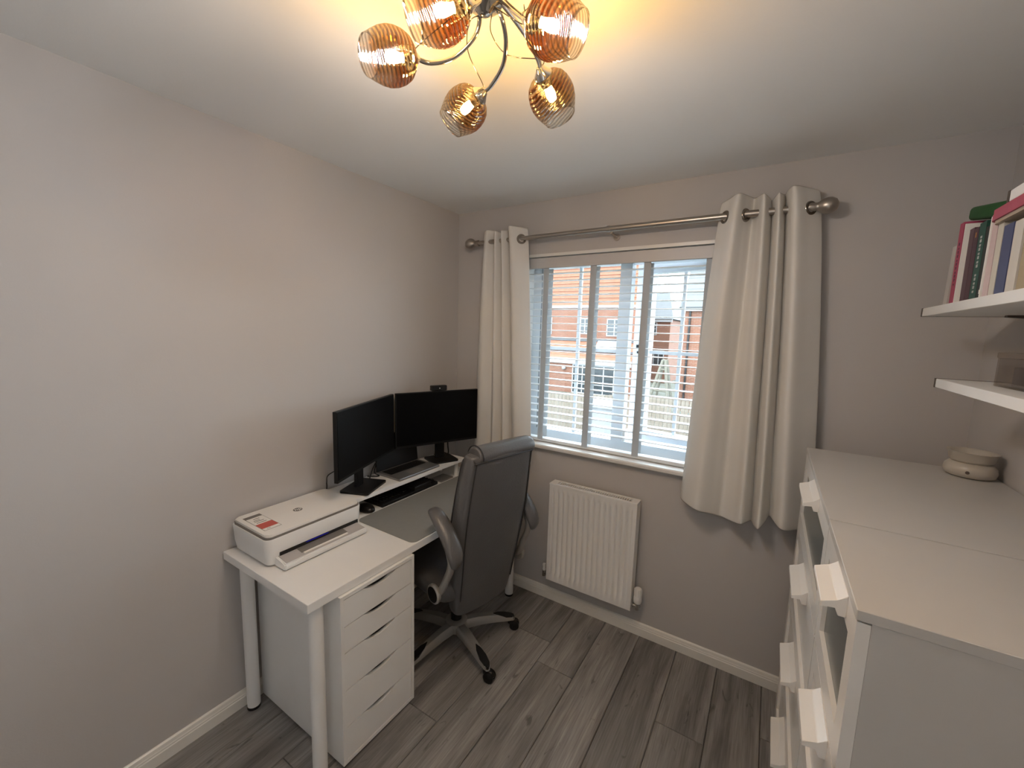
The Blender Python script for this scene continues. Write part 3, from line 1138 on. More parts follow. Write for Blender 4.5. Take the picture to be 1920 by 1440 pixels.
# lower shell tapering toward the base
sec = [(pz0 + .006, .016), (pz0 + .012, .010), (pz0 + .05, .004), (pz0 + .112, .0), (pz0 + .116, .001)]
loops = []
for z_, ins in sec:
    loops.append([bm.verts.new((p[0], p[1], z_)) for p in rounded(px0 + ins * .3, px1 - ins, py0 + ins, py1 - ins, .026)])
for a, b2 in zip(loops, loops[1:]):
    n = len(a)
    for i in range(n):
        bm.faces.new((a[i], a[(i + 1) % n], b2[(i + 1) % n], b2[i]))
bm.faces.new(loops[0][::-1])
bm.faces.new(loops[-1])
pb = mkobj('printer_body', bm, PRINTW, pr, smooth=40)
bm = bmesh.new()
prism(bm, rounded(px0 + .004, px1 - .005, py0 + .005, py1 - .005, .024), 2, pz0 + .116, pz0 + .123)
mkobj('shadow_band', bm, PRINTG, pr)
bm = bmesh.new()
prism(bm, rounded(px0 + .002, px1 - .010, py0 + .010, py1 - .006, .022), 2, pz0 + .123, pz1)
bmesh.ops.bevel(bm, geom=[e for e in bm.edges if all(abs(v.co.z - pz1) < 1e-5 for v in e.verts)], offset=.003, segments=2, affect='EDGES')
ld = mkobj('scanner_lid', bm, PRINTL, pr, smooth=35)
# output mouth and tray
mkobj('paper_mouth', bbox(px1 - .03, px1 - .0002, py0 + .05, py1 - .025, pz0 + .030, pz0 + .054), SLOT, pr)
bm = bmesh.new()
prism(bm, [(px1 - .05, pz0 + .003), (px1 + .052, pz0 + .003), (px1 + .060, pz0 + .012), (px1 + .060, pz0 + .030), (px1 + .035, pz0 + .033), (px1 - .012, pz0 + .040), (px1 - .05, pz0 + .040)], 1, py0 + .035, py1 - .02)
bmesh.ops.bevel(bm, geom=list(bm.edges), offset=.004, segments=2, affect='EDGES')
tr_ = mkobj('output_tray', bm, PRINTW, pr, smooth=40)
bm = bmesh.new()
prism(bm, [(px1 - .010, pz0 + .0405), (px1 + .034, pz0 + .0335), (px1 + .054, pz0 + .0315), (px1 + .054, pz0 + .0325), (px1 + .034, pz0 + .0350), (px1 - .010, pz0 + .0420)], 1, py0 + .045, py1 - .03)
mkobj('tray_floor', bm, TRAYG, tr_)
bm = bmesh.new()
prism(bm, [(px1 - .012, pz0 + .0425), (px1 + .036, pz0 + .0356), (px1 + .036, pz0 + .0366), (px1 - .012, pz0 + .0435)], 1, py0 + .115, py1 - .105)
mkobj('tray_extension', bm, PRINTG, tr_)
mkobj('extension_lip', bbox(px1 + .038, px1 + .046, py0 + .12, py1 - .11, pz0 + .033, pz0 + .038, .001), PAPERW, tr_)
mkobj('status_light', bbox(px1 - .0006, px1 + .0006, -1.29, -1.19, pz0 + .0505, pz0 + .0525), LEDB, pr)
# emblem
bm = bmesh.new()
prism(bm, [(.146 + .0185 * math.cos(2 * PI * k / 32), -1.237 + .0185 * math.sin(2 * PI * k / 32)) for k in range(32)], 2, pz1, pz1 + .0004)
em = mkobj('emblem', bm, PRINTG, ld)
bm = text_bm('hp', .030, Matrix.Translation((.1445, -1.2375, pz1 + .0006)) @ Matrix.Rotation(PI / 2, 4, 'Z'), .25, .0003)
mkobj('emblem_letters', bm, PRINTL, em)
# sticker on the lid
lb = mkobj('sticker', bbox(.056, .228, -1.417, -1.351, pz1, pz1 + .0004), PRINTG, ld)
mkobj('sticker_field', bbox(.081, .2265, -1.4155, -1.3525, pz1 + .0004, pz1 + .0007), PAPERW, lb)
mkobj('sticker_band', bbox(.156, .207, -1.4155, -1.3525, pz1 + .0007, pz1 + .001), REDLB, lb)
for k, (xa_, ya_, yb_) in enumerate(((.095, -1.395, -1.372), (.112, -1.402, -1.378), (.124, -1.405, -1.368), (.140, -1.404, -1.366))):
    mkobj('print_line', bbox(xa_, xa_ + .0045, ya_, yb_, pz1 + .0007, pz1 + .0009), PRINTG, lb)
mkobj('print_line', bbox(.214, .217, -1.402, -1.388, pz1 + .0007, pz1 + .0009), PRINTG, lb)

# ------------------------------------------------------------------ office chair  (local +x = behind the sitter, +y = far side)
CHR = -math.atan2(.218, .976)
ch = thing('office_chair', 'grey leather executive office chair on a silver five-star base with castors', 'chair', (.52, -.605, 0), CHR)


def cushion(name, loops_, m, lv=2, par=ch, close=True):
    bm = bmesh.new()
    rings = [[bm.verts.new(p) for p in L] for L in loops_]
    n = len(rings[0])
    for a, b2 in zip(rings, rings[1:]):
        for i in range(n):
            bm.faces.new((a[i], a[(i + 1) % n], b2[(i + 1) % n], b2[i]))
    bm.faces.new(rings[0][::-1])
    bm.faces.new(rings[-1])
    o = mkobj(name, bm, m, par, smooth=180, local=True)
    if lv:
        subsurf(o, lv)
    return o


# back rest: horizontal sections, (z, u_back, half width, thickness)
secs = [(.300, .196, .140, .045), (.308, .205, .172, .080), (.40, .222, .190, .105), (.55, .248, .200, .115), (.68, .270, .212, .118), (.80, .290, .217, .115), (.92, .306, .213, .110), (1.02, .320, .206, .105), (1.085, .330, .201, .100), (1.118, .326, .196, .085), (1.126, .312, .185, .060)]
BY = .015                                   # the back sits a touch toward the far side
loops_ = []
for z_, u, hw, tk in secs:
    bow = .020
    L = []
    for yy, xx in ((-hw, -.25 * tk), (-hw, -.75 * tk), (-hw * .86, -tk), (-hw * .4, -tk + .01), (0, -tk + .012), (hw * .4, -tk + .01), (hw * .86, -tk), (hw, -.75 * tk), (hw, -.25 * tk), (hw * .88, -.002), (hw * .5, .006), (0, .010), (-hw * .5, .006), (-hw * .88, -.002)):
        L.append((u + xx, yy + BY, z_))
    loops_.append(L)
cushion('backrest', loops_, LEATHER, 2)
# rolled headrest along the top
hl = []
for yy, r in ((-.140, .040), (-.137, .047), (-.110, .049), (-.04, .050), (.08, .050), (.185, .049), (.214, .045), (.217, .036)):
    cxp, czp = .284, 1.112
    hl.append([(cxp + r * 1.05 * math.cos(2 * PI * k / 12), yy, czp + r * .95 * math.sin(2 * PI * k / 12)) for k in range(12)])
cushion('headrest_roll', hl, LEATHER, 2)
# piping seams round the rear panel
pts = []
for z_, u, hw, tk in secs[2:9]:
    pts.append((u - .0045, BY - hw * .862, z_))
rs_ = [(u - .0045, BY + hw * .862, z_) for z_, u, hw, tk in secs[2:9]][::-1]
tops_ = [(.329, -.155, 1.094), (.337, BY, 1.097), (.329, .185, 1.094)]
bm = bmesh.new()
tube(bm, catmull(pts + tops_ + rs_, 5), .0035, 6)
mkobj('piping', bm, LEATHER2, ch, local=True, smooth=180)
for s in (-1, 1):
    bm = bmesh.new()
    tube(bm, catmull([(u - tk * .78, BY + s * (hw * .965), z_) for z_, u, hw, tk in secs[2:9]] + [(.268, BY + s * .186, 1.112), (.300, BY + s * .180, 1.118), (.325, BY + s * .178, 1.095)], 5), .0035, 6)
    mkobj('piping', bm, LEATHER2, ch, local=True, smooth=180)
bm = bmesh.new()
tube(bm, [(.284 + .0535 * math.cos(a), -.128, 1.112 + .0485 * math.sin(a)) for a in [math.radians(-10 + 10 * k) for k in range(19)]], .0025, 6)
mkobj('piping', bm, LEATHER2, ch, local=True, smooth=180)
# seat
sl_ = []
for z_, f, hw, back in ((.385, -.17, .19, .17), (.395, -.23, .235, .20), (.44, -.275, .258, .215), (.485, -.265, .255, .205), (.505, -.22, .225, .16)):
    sl_.append([(back, -hw * .86, z_), (back, hw * .86, z_), (back - .03, hw, z_), (f + .06, hw, z_), (f, hw * .85, z_), (f, -hw * .85, z_), (f + .06, -hw, z_), (back - .03, -hw, z_)])
cushion('seat', sl_, LEATHER, 2)
# flip-up arms
for s in (-1, 1):
    y = s * .258 + .006
    du = -.030 if s < 0 else -.050
    spine = [(a_ + du, z_ - .022) for a_, z_ in ((.335, .665), (.350, .70), (.335, .74), (.300, .785), (.255, .83), (.205, .868), (.175, .880), (.158, .868))]
    rr = [.016, .036, .043, .043, .042, .040, .034, .018]
    lp = []
    for i, (a, z_) in enumerate(spine):
        p, q_ = spine[max(0, i - 1)], spine[min(len(spine) - 1, i + 1)]
        dx, dz = q_[0] - p[0], q_[1] - p[1]
        L_ = math.hypot(dx, dz)
        nx, nz = -dz / L_, dx / L_
        w_, t_ = rr[i], rr[i] * .62
        lp.append([(a + nx * t_ * math.sin(2 * PI * k / 10), y + w_ * math.cos(2 * PI * k / 10), z_ + nz * t_ * math.sin(2 * PI * k / 10)) for k in range(10)])
    cushion('armrest_pad', lp, LEATHER, 1)
    bm = bmesh.new()
    path = [(.175, y, .474), (.215 + du * .3, y, .495), (.275 + du, y, .565), (.305 + du, y, .630), (.305 + du, y, .68), (.250 + du, y, .775), (.180 + du, y, .833)]
    pth = catmull(path, 5)
    tube(bm, pth, .017, 8)
    mkobj('arm_bracket', bm, SILVER, ch, local=True, smooth=60)
    bm = bmesh.new()
    lathe(bm, [(0, -.012), (.040, -.012), (.045, -.006), (.045, .004), (.040, .009), (.036, .009)], 28, Matrix.Translation((.175, y + s * .016, .474)) @ Matrix.Rotation(-s * PI / 2, 4, 'X'))
    pv = mkobj('pivot_ring', bm, SILVER, ch, local=True, smooth=40)
    bm = bmesh.new()
    lathe(bm, [(0, .004), (.037, .004), (.037, .008), (0, .008)], 28, Matrix.Translation((.175, y + s * .016, .474)) @ Matrix.Rotation(-s * PI / 2, 4, 'X'))
    mkobj('pivot_cap', bm, BLACK, pv, local=True)
# mechanism, gas lift and base
bm = bbox(-.10, .12, -.10, .10, .335, .385, .01)
mkobj('tilt_mechanism', bm, BLACK, ch, local=True)
bm = bmesh.new()
cyl(bm, (0, 0, .10), (0, 0, .25), .029, 20)
cyl(bm, (0, 0, .25), (0, 0, .336), .018, 20)
mkobj('gas_lift', bm, BLACK, ch, local=True, smooth=40)
bm = bmesh.new()
lathe(bm, [(.030, .070), (.058, .070), (.062, .085), (.058, .118), (.045, .128), (.030, .128), (.030, .070)], 24)
mkobj('base_hub', bm, SILVER, ch, local=True, smooth=40)
for k in range(5):
    a = math.radians(-9.9 + 72 * k)
    R_ = Matrix.Rotation(a, 4, 'Z')
    bm = bmesh.new()
    arm = [(.045, .095, .030, .022), (.12, .098, .028, .021), (.20, .092, .025, .019), (.27, .080, .021, .016), (.318, .070, .016, .012)]
    rg = []
    for x, z_, wv_, hv_ in arm:
        rg.append([bm.verts.new(R_ @ Vector((x, yy, z_ + zz))) for yy, zz in ((-wv_, -hv_), (-wv_, hv_ * .3), (-wv_ * .6, hv_), (wv_ * .6, hv_), (wv_, hv_ * .3), (wv_, -hv_))])
    for p, q_ in zip(rg, rg[1:]):
        for i in range(6):
            bm.faces.new((p[i], p[(i + 1) % 6], q_[(i + 1) % 6], q_[i]))
    bm.faces.new(rg[0][::-1])
    bm.faces.new(rg[-1])
    ba = mkobj('base_arm', bm, SILVER, ch, local=True, smooth=50)
    bm = bmesh.new()
    pg = [(.205, 0), (.235, .014), (.275, .019), (.312, .015), (.325, .008), (.325, -.008), (.312, -.015), (.275, -.019), (.235, -.014)]
    tops2 = [bm.verts.new(R_ @ Vector((x, y, .1155 - max(0, (x - .2)) * .27))) for x, y in pg]
    bots2 = [bm.verts.new(R_ @ Vector((x, y * 1.02, .1055 - max(0, (x - .2)) * .27))) for x, y in pg]
    bm.faces.new(tops2)
    bm.faces.new(bots2[::-1])
    for i in range(len(pg)):
        j = (i + 1) % len(pg)
        bm.faces.new((tops2[i], bots2[i], bots2[j], tops2[j]))
    mkobj('arm_cap', bm, BLACK2, ba, local=True)
    # castor
    cp = R_ @ Vector((.318, 0, 0))
    sw = Matrix.Translation((cp.x, cp.y, 0)) @ Matrix.Rotation(a + (.5, -.4, .9, 2.0, -1.1)[k], 4, 'Z')
    bm = bmesh.new()
    for s in (-1, 1):
        lathe(bm, [(0, -.009), (.021, -.009), (.026, -.005), (.026, .005), (.021, .009), (0, .009)], 20,
              sw @ Matrix.Translation((.012, s * .0135, .0262)) @ Matrix.Rotation(PI / 2, 4, 'X'))
    cs = mkobj('castor', bm, BLACK, ch, local=True, smooth=40)
    bm = bmesh.new()
    lathe(bm, [(0, .0), (.025, .0), (.029, .006), (.027, .016), (.017, .024), (0, .025)], 16, sw @ Matrix.Translation((.006, 0, .0262)) @ Matrix.Diagonal((1.15, .45, 1.1, 1)))
    cyl(bm, sw @ Vector((0, 0, .045)), sw @ Vector((0, 0, .066)), .008, 12)
    mkobj('castor_hood', bm, BLACK2, cs, local=True, smooth=60)
    bm = bmesh.new()
    cyl(bm, (cp.x, cp.y, .0545), (cp.x, cp.y, .060), .0125, 14)
    mkobj('castor_collar', bm, SILVER, cs, local=True)

# white cable duct end and black adapter under the far end of the desk
bm = bmesh.new()
tube(bm, catmull([(.470, -.160, .30), (.470, -.165, .15), (.470, -.170, .07), (.468, -.185, .040), (.455, -.225, .022), (.445, -.245, .022)], 6), .016, 10)
tag(mkobj('cable_duct', bm, WHITE, smooth=60), 'white J-shaped plastic duct beside the far front desk leg', 'cable duct')
bm = bbox(.405, .455, -.295, -.262, 0, .032, .004)
tag(mkobj('power_adapter', bm, BLACK), 'black power adapter on the floor below the far end of the desk', 'adapter')

# ------------------------------------------------------------------ drawer chests
CX, CZ = 1.975, 1.24


def chest(label, y0, y1, hy0, hy1):
    t = thing('chest_of_drawers', label, 'chest', ((CX + RW) / 2, (y0 + y1) / 2, 0), 0, 'drawer chests along the right wall')
    xb = RW - .006
    mkobj('top_panel', bbox(CX, xb, y0, y1, CZ - .018, CZ, .001, 1), CHESTSHADE, t)
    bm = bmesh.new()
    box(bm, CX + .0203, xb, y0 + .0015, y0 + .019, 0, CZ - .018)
    mkobj('side_panel', bm, CHESTSHADE, t)
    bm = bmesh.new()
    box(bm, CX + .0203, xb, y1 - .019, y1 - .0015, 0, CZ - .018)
    mkobj('side_panel', bm, CHESTSHADE, t)
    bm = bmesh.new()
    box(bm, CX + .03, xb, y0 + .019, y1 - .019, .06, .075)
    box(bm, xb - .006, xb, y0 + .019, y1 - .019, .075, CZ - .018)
    mkobj('back_panel', bm, CHESTSHADE, t)
    mkobj('plinth', bbox(CX + .045, CX + .06, y0 + .019, y1 - .019, 0, .06), CHESTSHADE, t)
    for k in range(4):
        zt = 1.219 - k * .288
        zb = zt - .284
        bm = bmesh.new()
        fw_ = .052
        xf, xk = CX + .002, CX + .020
        ya, yb = y0 + .0015, y1 - .0015
        box(bm, xf, xk, ya, ya + fw_, zb, zt)
        box(bm, xf, xk, yb - fw_, yb, zb, zt)
        box(bm, xf, xk, ya + fw_, yb - fw_, zb, zb + fw_)
        box(bm, xf, xk, ya + fw_, yb - fw_, zt - fw_, zt)
        df = mkobj('drawer_front', bm, WHITE2, t)
        mkobj('inset_panel' if k else 'frosted_pane', bbox(xf + .009, xf + .013, ya + fw_ - .004, yb - fw_ + .004, zb + fw_ - .004, zt - fw_ + .004), WHITE2 if k else FROST, df)
        # moulded grip: sloping neck then a flat finger plate
        bm = bmesh.new()
        zr = zt - .004
        prism(bm, [(CX + .002, zr - .012), (CX + .002, zr + .002), (CX - .012, zr - .012), (CX - .036, zr - .020), (CX - .036, zr - .031), (CX - .014, zr - .025), (CX - .010, zr - .040), (CX + .002, zr - .040)], 1, hy0, hy1)
        bmesh.ops.bevel(bm, geom=list(bm.edges), offset=.0012, segments=1, affect='EDGES')
        mkobj('handle', bm, WHITE2, df)
    return t


FROST = mat('frosted_dark_glass', (0.10, 0.115, 0.115), 0.25, var=0.05, spec=0.5)
chest('wide white four-drawer chest by the window curtain, wax warmer on top', -.992, -.216, -.775, -.580)
chest('narrow white four-drawer chest nearest the camera', -1.386, -.9965, -1.305, -1.165)

# wax warmer
wx, wy = 2.400, -.305
wm = thing('wax_warmer', 'cream ceramic wax warmer dish on the wide chest in the corner', 'wax warmer', (wx, wy, CZ))
bm = bmesh.new()
lathe(bm, [(0, CZ), (.046, CZ), (.058, CZ + .006), (.062, CZ + .020), (.060, CZ + .034), (.052, CZ + .044), (.046, CZ + .048), (0, CZ + .048)], 32, Matrix.Translation((wx, wy, 0)))
bd = mkobj('warmer_base', bm, CERAMIC, wm, smooth=60)
bm = bmesh.new()
lathe(bm, [(0, CZ + .048), (.046, CZ + .048), (.052, CZ + .056), (.056, CZ + .078), (.060, CZ + .082), (.057, CZ + .083), (.050, CZ + .078), (.044, CZ + .062), (0, CZ + .058)], 32, Matrix.Translation((wx, wy, 0)))
mkobj('warmer_dish', bm, CERAMIC, wm, smooth=60)
bm = bmesh.new()
dv = Vector((CAM.x - wx - .12, CAM.y - wy, 0)).normalized()
cyl(bm, Vector((wx, wy, CZ + .022)) + dv * .058, Vector((wx, wy, CZ + .022)) + dv * .0635, .005, 12)
mkobj('switch_hole', bm, BRONZE, bd)

# ------------------------------------------------------------------ wall shelves
SX = 2.235


def shelf(label, y0, y1, z0, z1, brackets):
    t = thing('wall_shelf', label, 'shelf', ((SX + RW) / 2, (y0 + y1) / 2, z0), 0, 'shelves on the right wall')
    mkobj('board', bbox(SX, RW - .0005, y0, y1 - .010, z0, z1, .001, 1), WHITE, t)
    mkobj('end_strip', bbox(SX - .001, RW - .0005, y1 - .010, y1, z0 - .0008, z1 + .0008), BRONZE, t)
    for by in brackets:
        bm = bmesh.new()
        prism(bm, [(RW - .0005, z0), (RW - .075, z0), (RW - .075, z0 - .006), (RW - .02, z0 - .010), (RW - .010, z0 - .045), (RW - .0005, z0 - .045)], 1, by - .010, by + .010)
        mkobj('bracket', bm, BRONZE, t)
    return t


SY0 = -1.62
shelf('middle white wall shelf holding the books', SY0, -.275, 1.752, 1.778, (-.37, -1.4))
shelf('lowest white wall shelf holding the clear plastic box', SY0, -.512, 1.537, 1.562, (-.62, -1.4))
shelf('topmost white wall shelf, just its end showing above the pink book', SY0, -.795, 1.979, 2.003, (-.95, -1.4))

# books on the middle shelf
ZB = 1.7785


def book(label, y0, y1, h, dep, col, lean=0.0, x0=SX + .006, cat='book', paper=True, marks=None, name='book'):
    """lean: shift in y of the top edge"""
    t = thing(name, label, cat, (x0 + dep / 2, (y0 + y1) / 2, ZB), 0, 'books on the middle shelf')
    cm = mat('cover_' + '_'.join(str(int(c * 100)) for c in col), col, .5, var=.06, vscale=20)

    def sk(bm):
        for v in bm.verts:
            v.co.y += lean * (v.co.z - ZB) / h
        return bm
    c = .0018
    bm = bmesh.new()
    box(bm, x0, x0 + dep, y0, y0 + c, ZB, ZB + h)
    box(bm, x0, x0 + dep, y1 - c, y1, ZB, ZB + h)
    box(bm, x0, x0 + c, y0 + c, y1 - c, ZB, ZB + h)
    cv = mkobj('cover', sk(bm), cm, t)
    mkobj('page_block', sk(bbox(x0 + c, x0 + dep - .004, y0 + c, y1 - c, ZB + .002, ZB + h - .003)), PAPERW, t)
    for (za, zb, mm) in marks or ():
        bm = bmesh.new()
        ym = (y0 + y1) / 2
        box(bm, x0 - .0004, x0, ym - (y1 - y0) * .13, ym + (y1 - y0) * .13, ZB + za, ZB + zb)
        mkobj('spine_print', sk(bm), mm, cv)
    return t


GREYINK = mat('grey_ink', (.45, .44, .42), .6)
DARKINK = mat('dark_ink', (.10, .03, .06), .6)
book('thin white booklet leaning at the window end of the shelf', -.480, -.448, .165, .16, (.50, .46, .43), -.012)
book('magenta paperback with dark lettering beside the leaning booklet', -.529, -.499, .222, .17, (.40, .06, .12), .006, marks=[(.05 + .011 * k, .050 + .011 * k + (.008 if k % 3 else .005), DARKINK) for k in range(11)])
# magazine file with dark books standing in it
fb = thing('magazine_file', 'white open-fronted magazine file around the dark books', 'magazine file', (2.32, -.625, ZB))
mkobj('file_side', bbox(SX + .004, SX + .19, -.545, -.540, ZB, ZB + .212), PAPERW, fb)
mkobj('file_side', bbox(SX + .004, SX + .19, -.716, -.711, ZB, ZB + .190), PAPERW, fb)
mkobj('file_back', bbox(SX + .185, SX + .19, -.711, -.545, ZB, ZB + .19), PAPERW, fb)
book('slim purple paperback first in the white file', -.580, -.549, .195, .15, (.085, .035, .05), .004, x0=SX + .014)
book('dark brown paperback with orange tip in the white file', -.611, -.582, .190, .15, (.075, .03, .045), .004, x0=SX + .014, marks=[(.165, .178, mat('orange_ink', (.45, .2, .06), .5))])
book('dark green hardback with pale lettering in the white file', -.654, -.613, .196, .15, (.018, .075, .055), .003, x0=SX + .014, marks=[(.018 + .0105 * k + (.012 if k > 4 else 0), .0185 + .0105 * k + (.012 if k > 4 else 0) + (.007 if k % 2 else .005), GREYINK) for k in range(13)])
book('black paperback last in the white file', -.700, -.656, .178, .15, (.012, .014, .013), .002, x0=SX + .014, marks=[(.012, .022, PAPERW)])
book('pale pink notebook beside the white file', -.752, -.722, .172, .17, (.62, .47, .46), .004)
book('cream paperback beside the blue book', -.784, -.756, .165, .17, (.60, .55, .47), .003)
book('blue hardback with a plain spine on the middle shelf', -.834, -.788, .152, .17, (.065, .075, .16), .003)
book('off-white booklet beside the brown card box', -.880, -.840, .150, .17, (.60, .56, .50), .003)
bx_ = thing('card_box', 'plain brown card box at the right of the books', 'box', (2.32, -1.0, ZB))
mkobj('box_body', bbox(SX + .006, SX + .2, -1.12, -.888, ZB, ZB + .112, .002), mat('kraft_card', (.36, .29, .19), .8, var=.05), bx_)
mkobj('box_lid', bbox(SX + .004, SX + .202, -1.123, -.886, ZB + .112, ZB + .148, .002), MATS['kraft_card'], bx_)
# things lying on top
gt = bbox(-.085, .085, -.122, .122, 0, .036, .010, 3)
bmesh.ops.transform(gt, matrix=Matrix.Translation((2.337, -.614, 1.9855)) @ Matrix.Rotation(math.radians(10.5), 4, 'X'), verts=gt.verts)
tag(mkobj('book', gt, mat('dark_green_cloth', (.012, .07, .014), .9, var=.2, vscale=60), smooth=50), 'dark green padded book lying across the tops of the dark books', 'book')
pt_ = thing('album', 'pink covered album lying on top of the books under the topmost shelf', 'album', (2.33, -.90, 1.932))
bm = bmesh.new()
prism(bm, rounded(SX - .006, SX + .17, -1.12, -.725, .03), 2, 1.950, 1.974)
bmesh.ops.bevel(bm, geom=[e for e in bm.edges if all(v.co.z > 1.973 for v in e.verts)], offset=.010, segments=3, affect='EDGES')
mkobj('album_cover', bm, mat('pink_cover', (.40, .075, .115), .6, var=.12, vscale=30), pt_, smooth=60)
bm = bmesh.new()
prism(bm, rounded(SX - .002, SX + .165, -1.115, -.735, .025), 2, 1.942, 1.950)
mkobj('page_block', bm, mat('aged_paper', (.42, .33, .25), .7), pt_)

# clear plastic box on the lowest shelf
pbx = thing('storage_box', 'clear plastic lidded box on the lowest wall shelf', 'storage box', (2.37, -.80, 1.5625))
bm = bmesh.new()
X0, X1, Y0_, Y1_, Z0_, Z1_ = 2.302, 2.462, -.95, -.675, 1.5625, 1.632
t_ = .003
box(bm, X0, X1, Y0_, Y1_, Z0_, Z0_ + t_)
box(bm, X0, X0 + t_, Y0_, Y1_, Z0_ + t_, Z1_)
box(bm, X1 - t_, X1, Y0_, Y1_, Z0_ + t_, Z1_)
box(bm, X0 + t_, X1 - t_, Y0_, Y0_ + t_, Z0_ + t_, Z1_)
box(bm, X0 + t_, X1 - t_, Y1_ - t_, Y1_, Z0_ + t_, Z1_)
mkobj('box_body', bm, ACRYLIC, pbx)
mkobj('box_lid', bbox(X0 - .002, X1 + .002, Y0_ - .002, Y1_ + .002, Z1_, Z1_ + .014, .002), ACRYLIC, pbx)
tag(mkobj('stationery_case', bbox(X0 + .012, X1 - .012, Y0_ + .01, Y1_ - .05, Z0_ + t_ + .0005, Z0_ + .050, .004), mat('brown_case', (.12, .09, .085), .6, var=.15)), 'dull brown case inside the clear plastic box', 'case')

# ------------------------------------------------------------------ ceiling light
HC = Vector((1.268, -1.458, 2.318))
lamp = thing('ceiling_light', 'five-arm chrome ceiling light with swirled smoked glass shades, lit', 'ceiling light', (HC.x, HC.y, RH))
bm = bmesh.new()
lathe(bm, [(0, RH - .0005), (.062, RH - .0005), (.062, RH - .018), (.056, RH - .026), (.016, RH - .030), (.012, RH - .034), (.012, 2.345), (0, 2.345)], 32, Matrix.Translation((HC.x, HC.y, 0)))
mkobj('ceiling_plate', bm, CHROME, lamp, smooth=40)
bm = bmesh.new()
lathe(bm, [(0, 2.350), (.034, 2.350), (.040, 2.343), (.040, 2.318), (.034, 2.310), (.020, 2.304), (.012, 2.294), (0, 2.291)], 32, Matrix.Translation((HC.x, HC.y, 0)))
mkobj('hub', bm, CHROME, lamp, smooth=40)
arms = [
    # neck, bulb, path
    ((1.124, -1.521, 2.222), (1.108, -1.578, 2.200), [(1.248, -1.455, 2.325), (1.236, -1.432, 2.305), (1.214, -1.428, 2.280), (1.172, -1.442, 2.250), (1.140, -1.475, 2.232)]),
    ((1.166, -1.337, 2.222), (1.121, -1.338, 2.200), [(1.276, -1.440, 2.325), (1.288, -1.424, 2.300), (1.279, -1.394, 2.275), (1.252, -1.364, 2.252), (1.205, -1.341, 2.234)]),
    ((1.339, -1.332, 2.222), (1.341, -1.290, 2.196), [(1.290, -1.446, 2.325), (1.316, -1.405, 2.290), (1.331, -1.379, 2.265), (1.338, -1.354, 2.242)]),
    ((1.398, -1.486, 2.224), (1.446, -1.477, 2.200), [(1.292, -1.463, 2.325), (1.320, -1.462, 2.295), (1.348, -1.470, 2.265), (1.375, -1.480, 2.238)]),
    ((1.308, -1.572, 2.226), (1.278, -1.612, 2.202), [(1.266, -1.480, 2.325), (1.290, -1.500, 2.295), (1.310, -1.528, 2.262), (1.315, -1.552, 2.238)]),
]
shade_prof = [(.013, -.001), (.024, .000), (.0335, .0045), (.0425, .013), (.0480, .024), (.0515, .038), (.0520, .052), (.0490, .067), (.0440, .080), (.0385, .092), (.0365, .098), (.0350, .098), (.0355, .094)]
for i, (nk, bu, pth) in enumerate(arms):
    nk, bu = Vector(nk), Vector(bu)
    ax_ = (bu - nk).normalized()
    bm = bmesh.new()
    tube(bm, catmull(pth + [tuple(nk - ax_ * .016)], 6), .0050, 10)
    am = mkobj('arm', bm, CHROME, lamp, smooth=60)
    M = Matrix.Translation(nk) @ ax_.to_track_quat('Z', 'X').to_matrix().to_4x4()
    bm = bmesh.new()
    lathe(bm, [(0, -.020), (.008, -.020), (.012, -.014), (.0205, -.004), (.0215, .004), (.015, .006), (.012, .022), (0, .022)], 20, M)
    mkobj('lamp_holder', bm, CHROME, am, smooth=40)
    # shade: keep object axes aligned with the shade so that its ripples follow it
    bm = bmesh.new()
    lathe(bm, shade_prof, 40)
    sh = mkobj('glass_shade', bm, SMOKE, lamp, smooth=180, local=True)
    tilt = Matrix.Rotation(math.radians(14), 4, 'X') if i % 2 else Matrix.Rotation(math.radians(-16), 4, 'Y')
    sh.matrix_local = Matrix.Translation(-WOFF[lamp]) @ M
    bm = bmesh.new()
    lathe(bm, [(0, .020), (.007, .020), (.009, .030), (.0105, .042), (.0085, .054), (0, .058)], 16, M)
    mkobj('bulb', bm, BULBM, lamp, smooth=60)
    # decorative wire curling from the hub to the holder
    mid = (HC + nk) / 2
    side = ax_.cross(Vector((0, 0, 1))).normalized() * (-.05)
    bm = bmesh.new()
    tube(bm, catmull([tuple(HC + (nk - HC) * .12), tuple(HC + (nk - HC) * .38 + side * .9 + Vector((0, 0, .012))), tuple(HC + (nk - HC) * .68 + side * .95 + Vector((0, 0, .012))), tuple(HC + (nk - HC) * .88 - side * .25 + Vector((0, 0, .012))), tuple(nk - ax_ * .016)], 7), .0011, 6)
    mkobj('wire', bm, DCHROME, lamp, smooth=60)

# ------------------------------------------------------------------ outside the window
GZ = -2.45
struct(mkobj('ground', bbox(-45, 45, .6, 70, GZ - .2, GZ), LAWN, origin=(0, 10, GZ)))


def window_ext(par, x0, x1, z0, z1, y, nx=2, nz=2, name='window'):
    bm = bmesh.new()
    f = .07
    box(bm, x0, x1, y - .05, y, z0, z0 + f)
    box(bm, x0, x1, y - .05, y, z1 - f, z1)
    box(bm, x0, x0 + f, y - .05, y, z0 + f, z1 - f)
    box(bm, x1 - f, x1, y - .05, y, z0 + f, z1 - f)
    for k in range(1, nx):
        xm = x0 + (x1 - x0) * k / nx
        box(bm, xm - .035, xm + .035, y - .048, y, z0 + f, z1 - f)
    for k in range(1, nz):
        zm = z0 + (z1 - z0) * k / nz
        box(bm, x0 + f, x1 - f, y - .046, y, zm - .025, zm + .025)
    o = mkobj(name, bm, EXTWHITE, par)
    mkobj('pane', bbox(x0 + f, x1 - f, y - .02, y - .01, z0 + f, z1 - f), EXTGLASS, o)
    return o


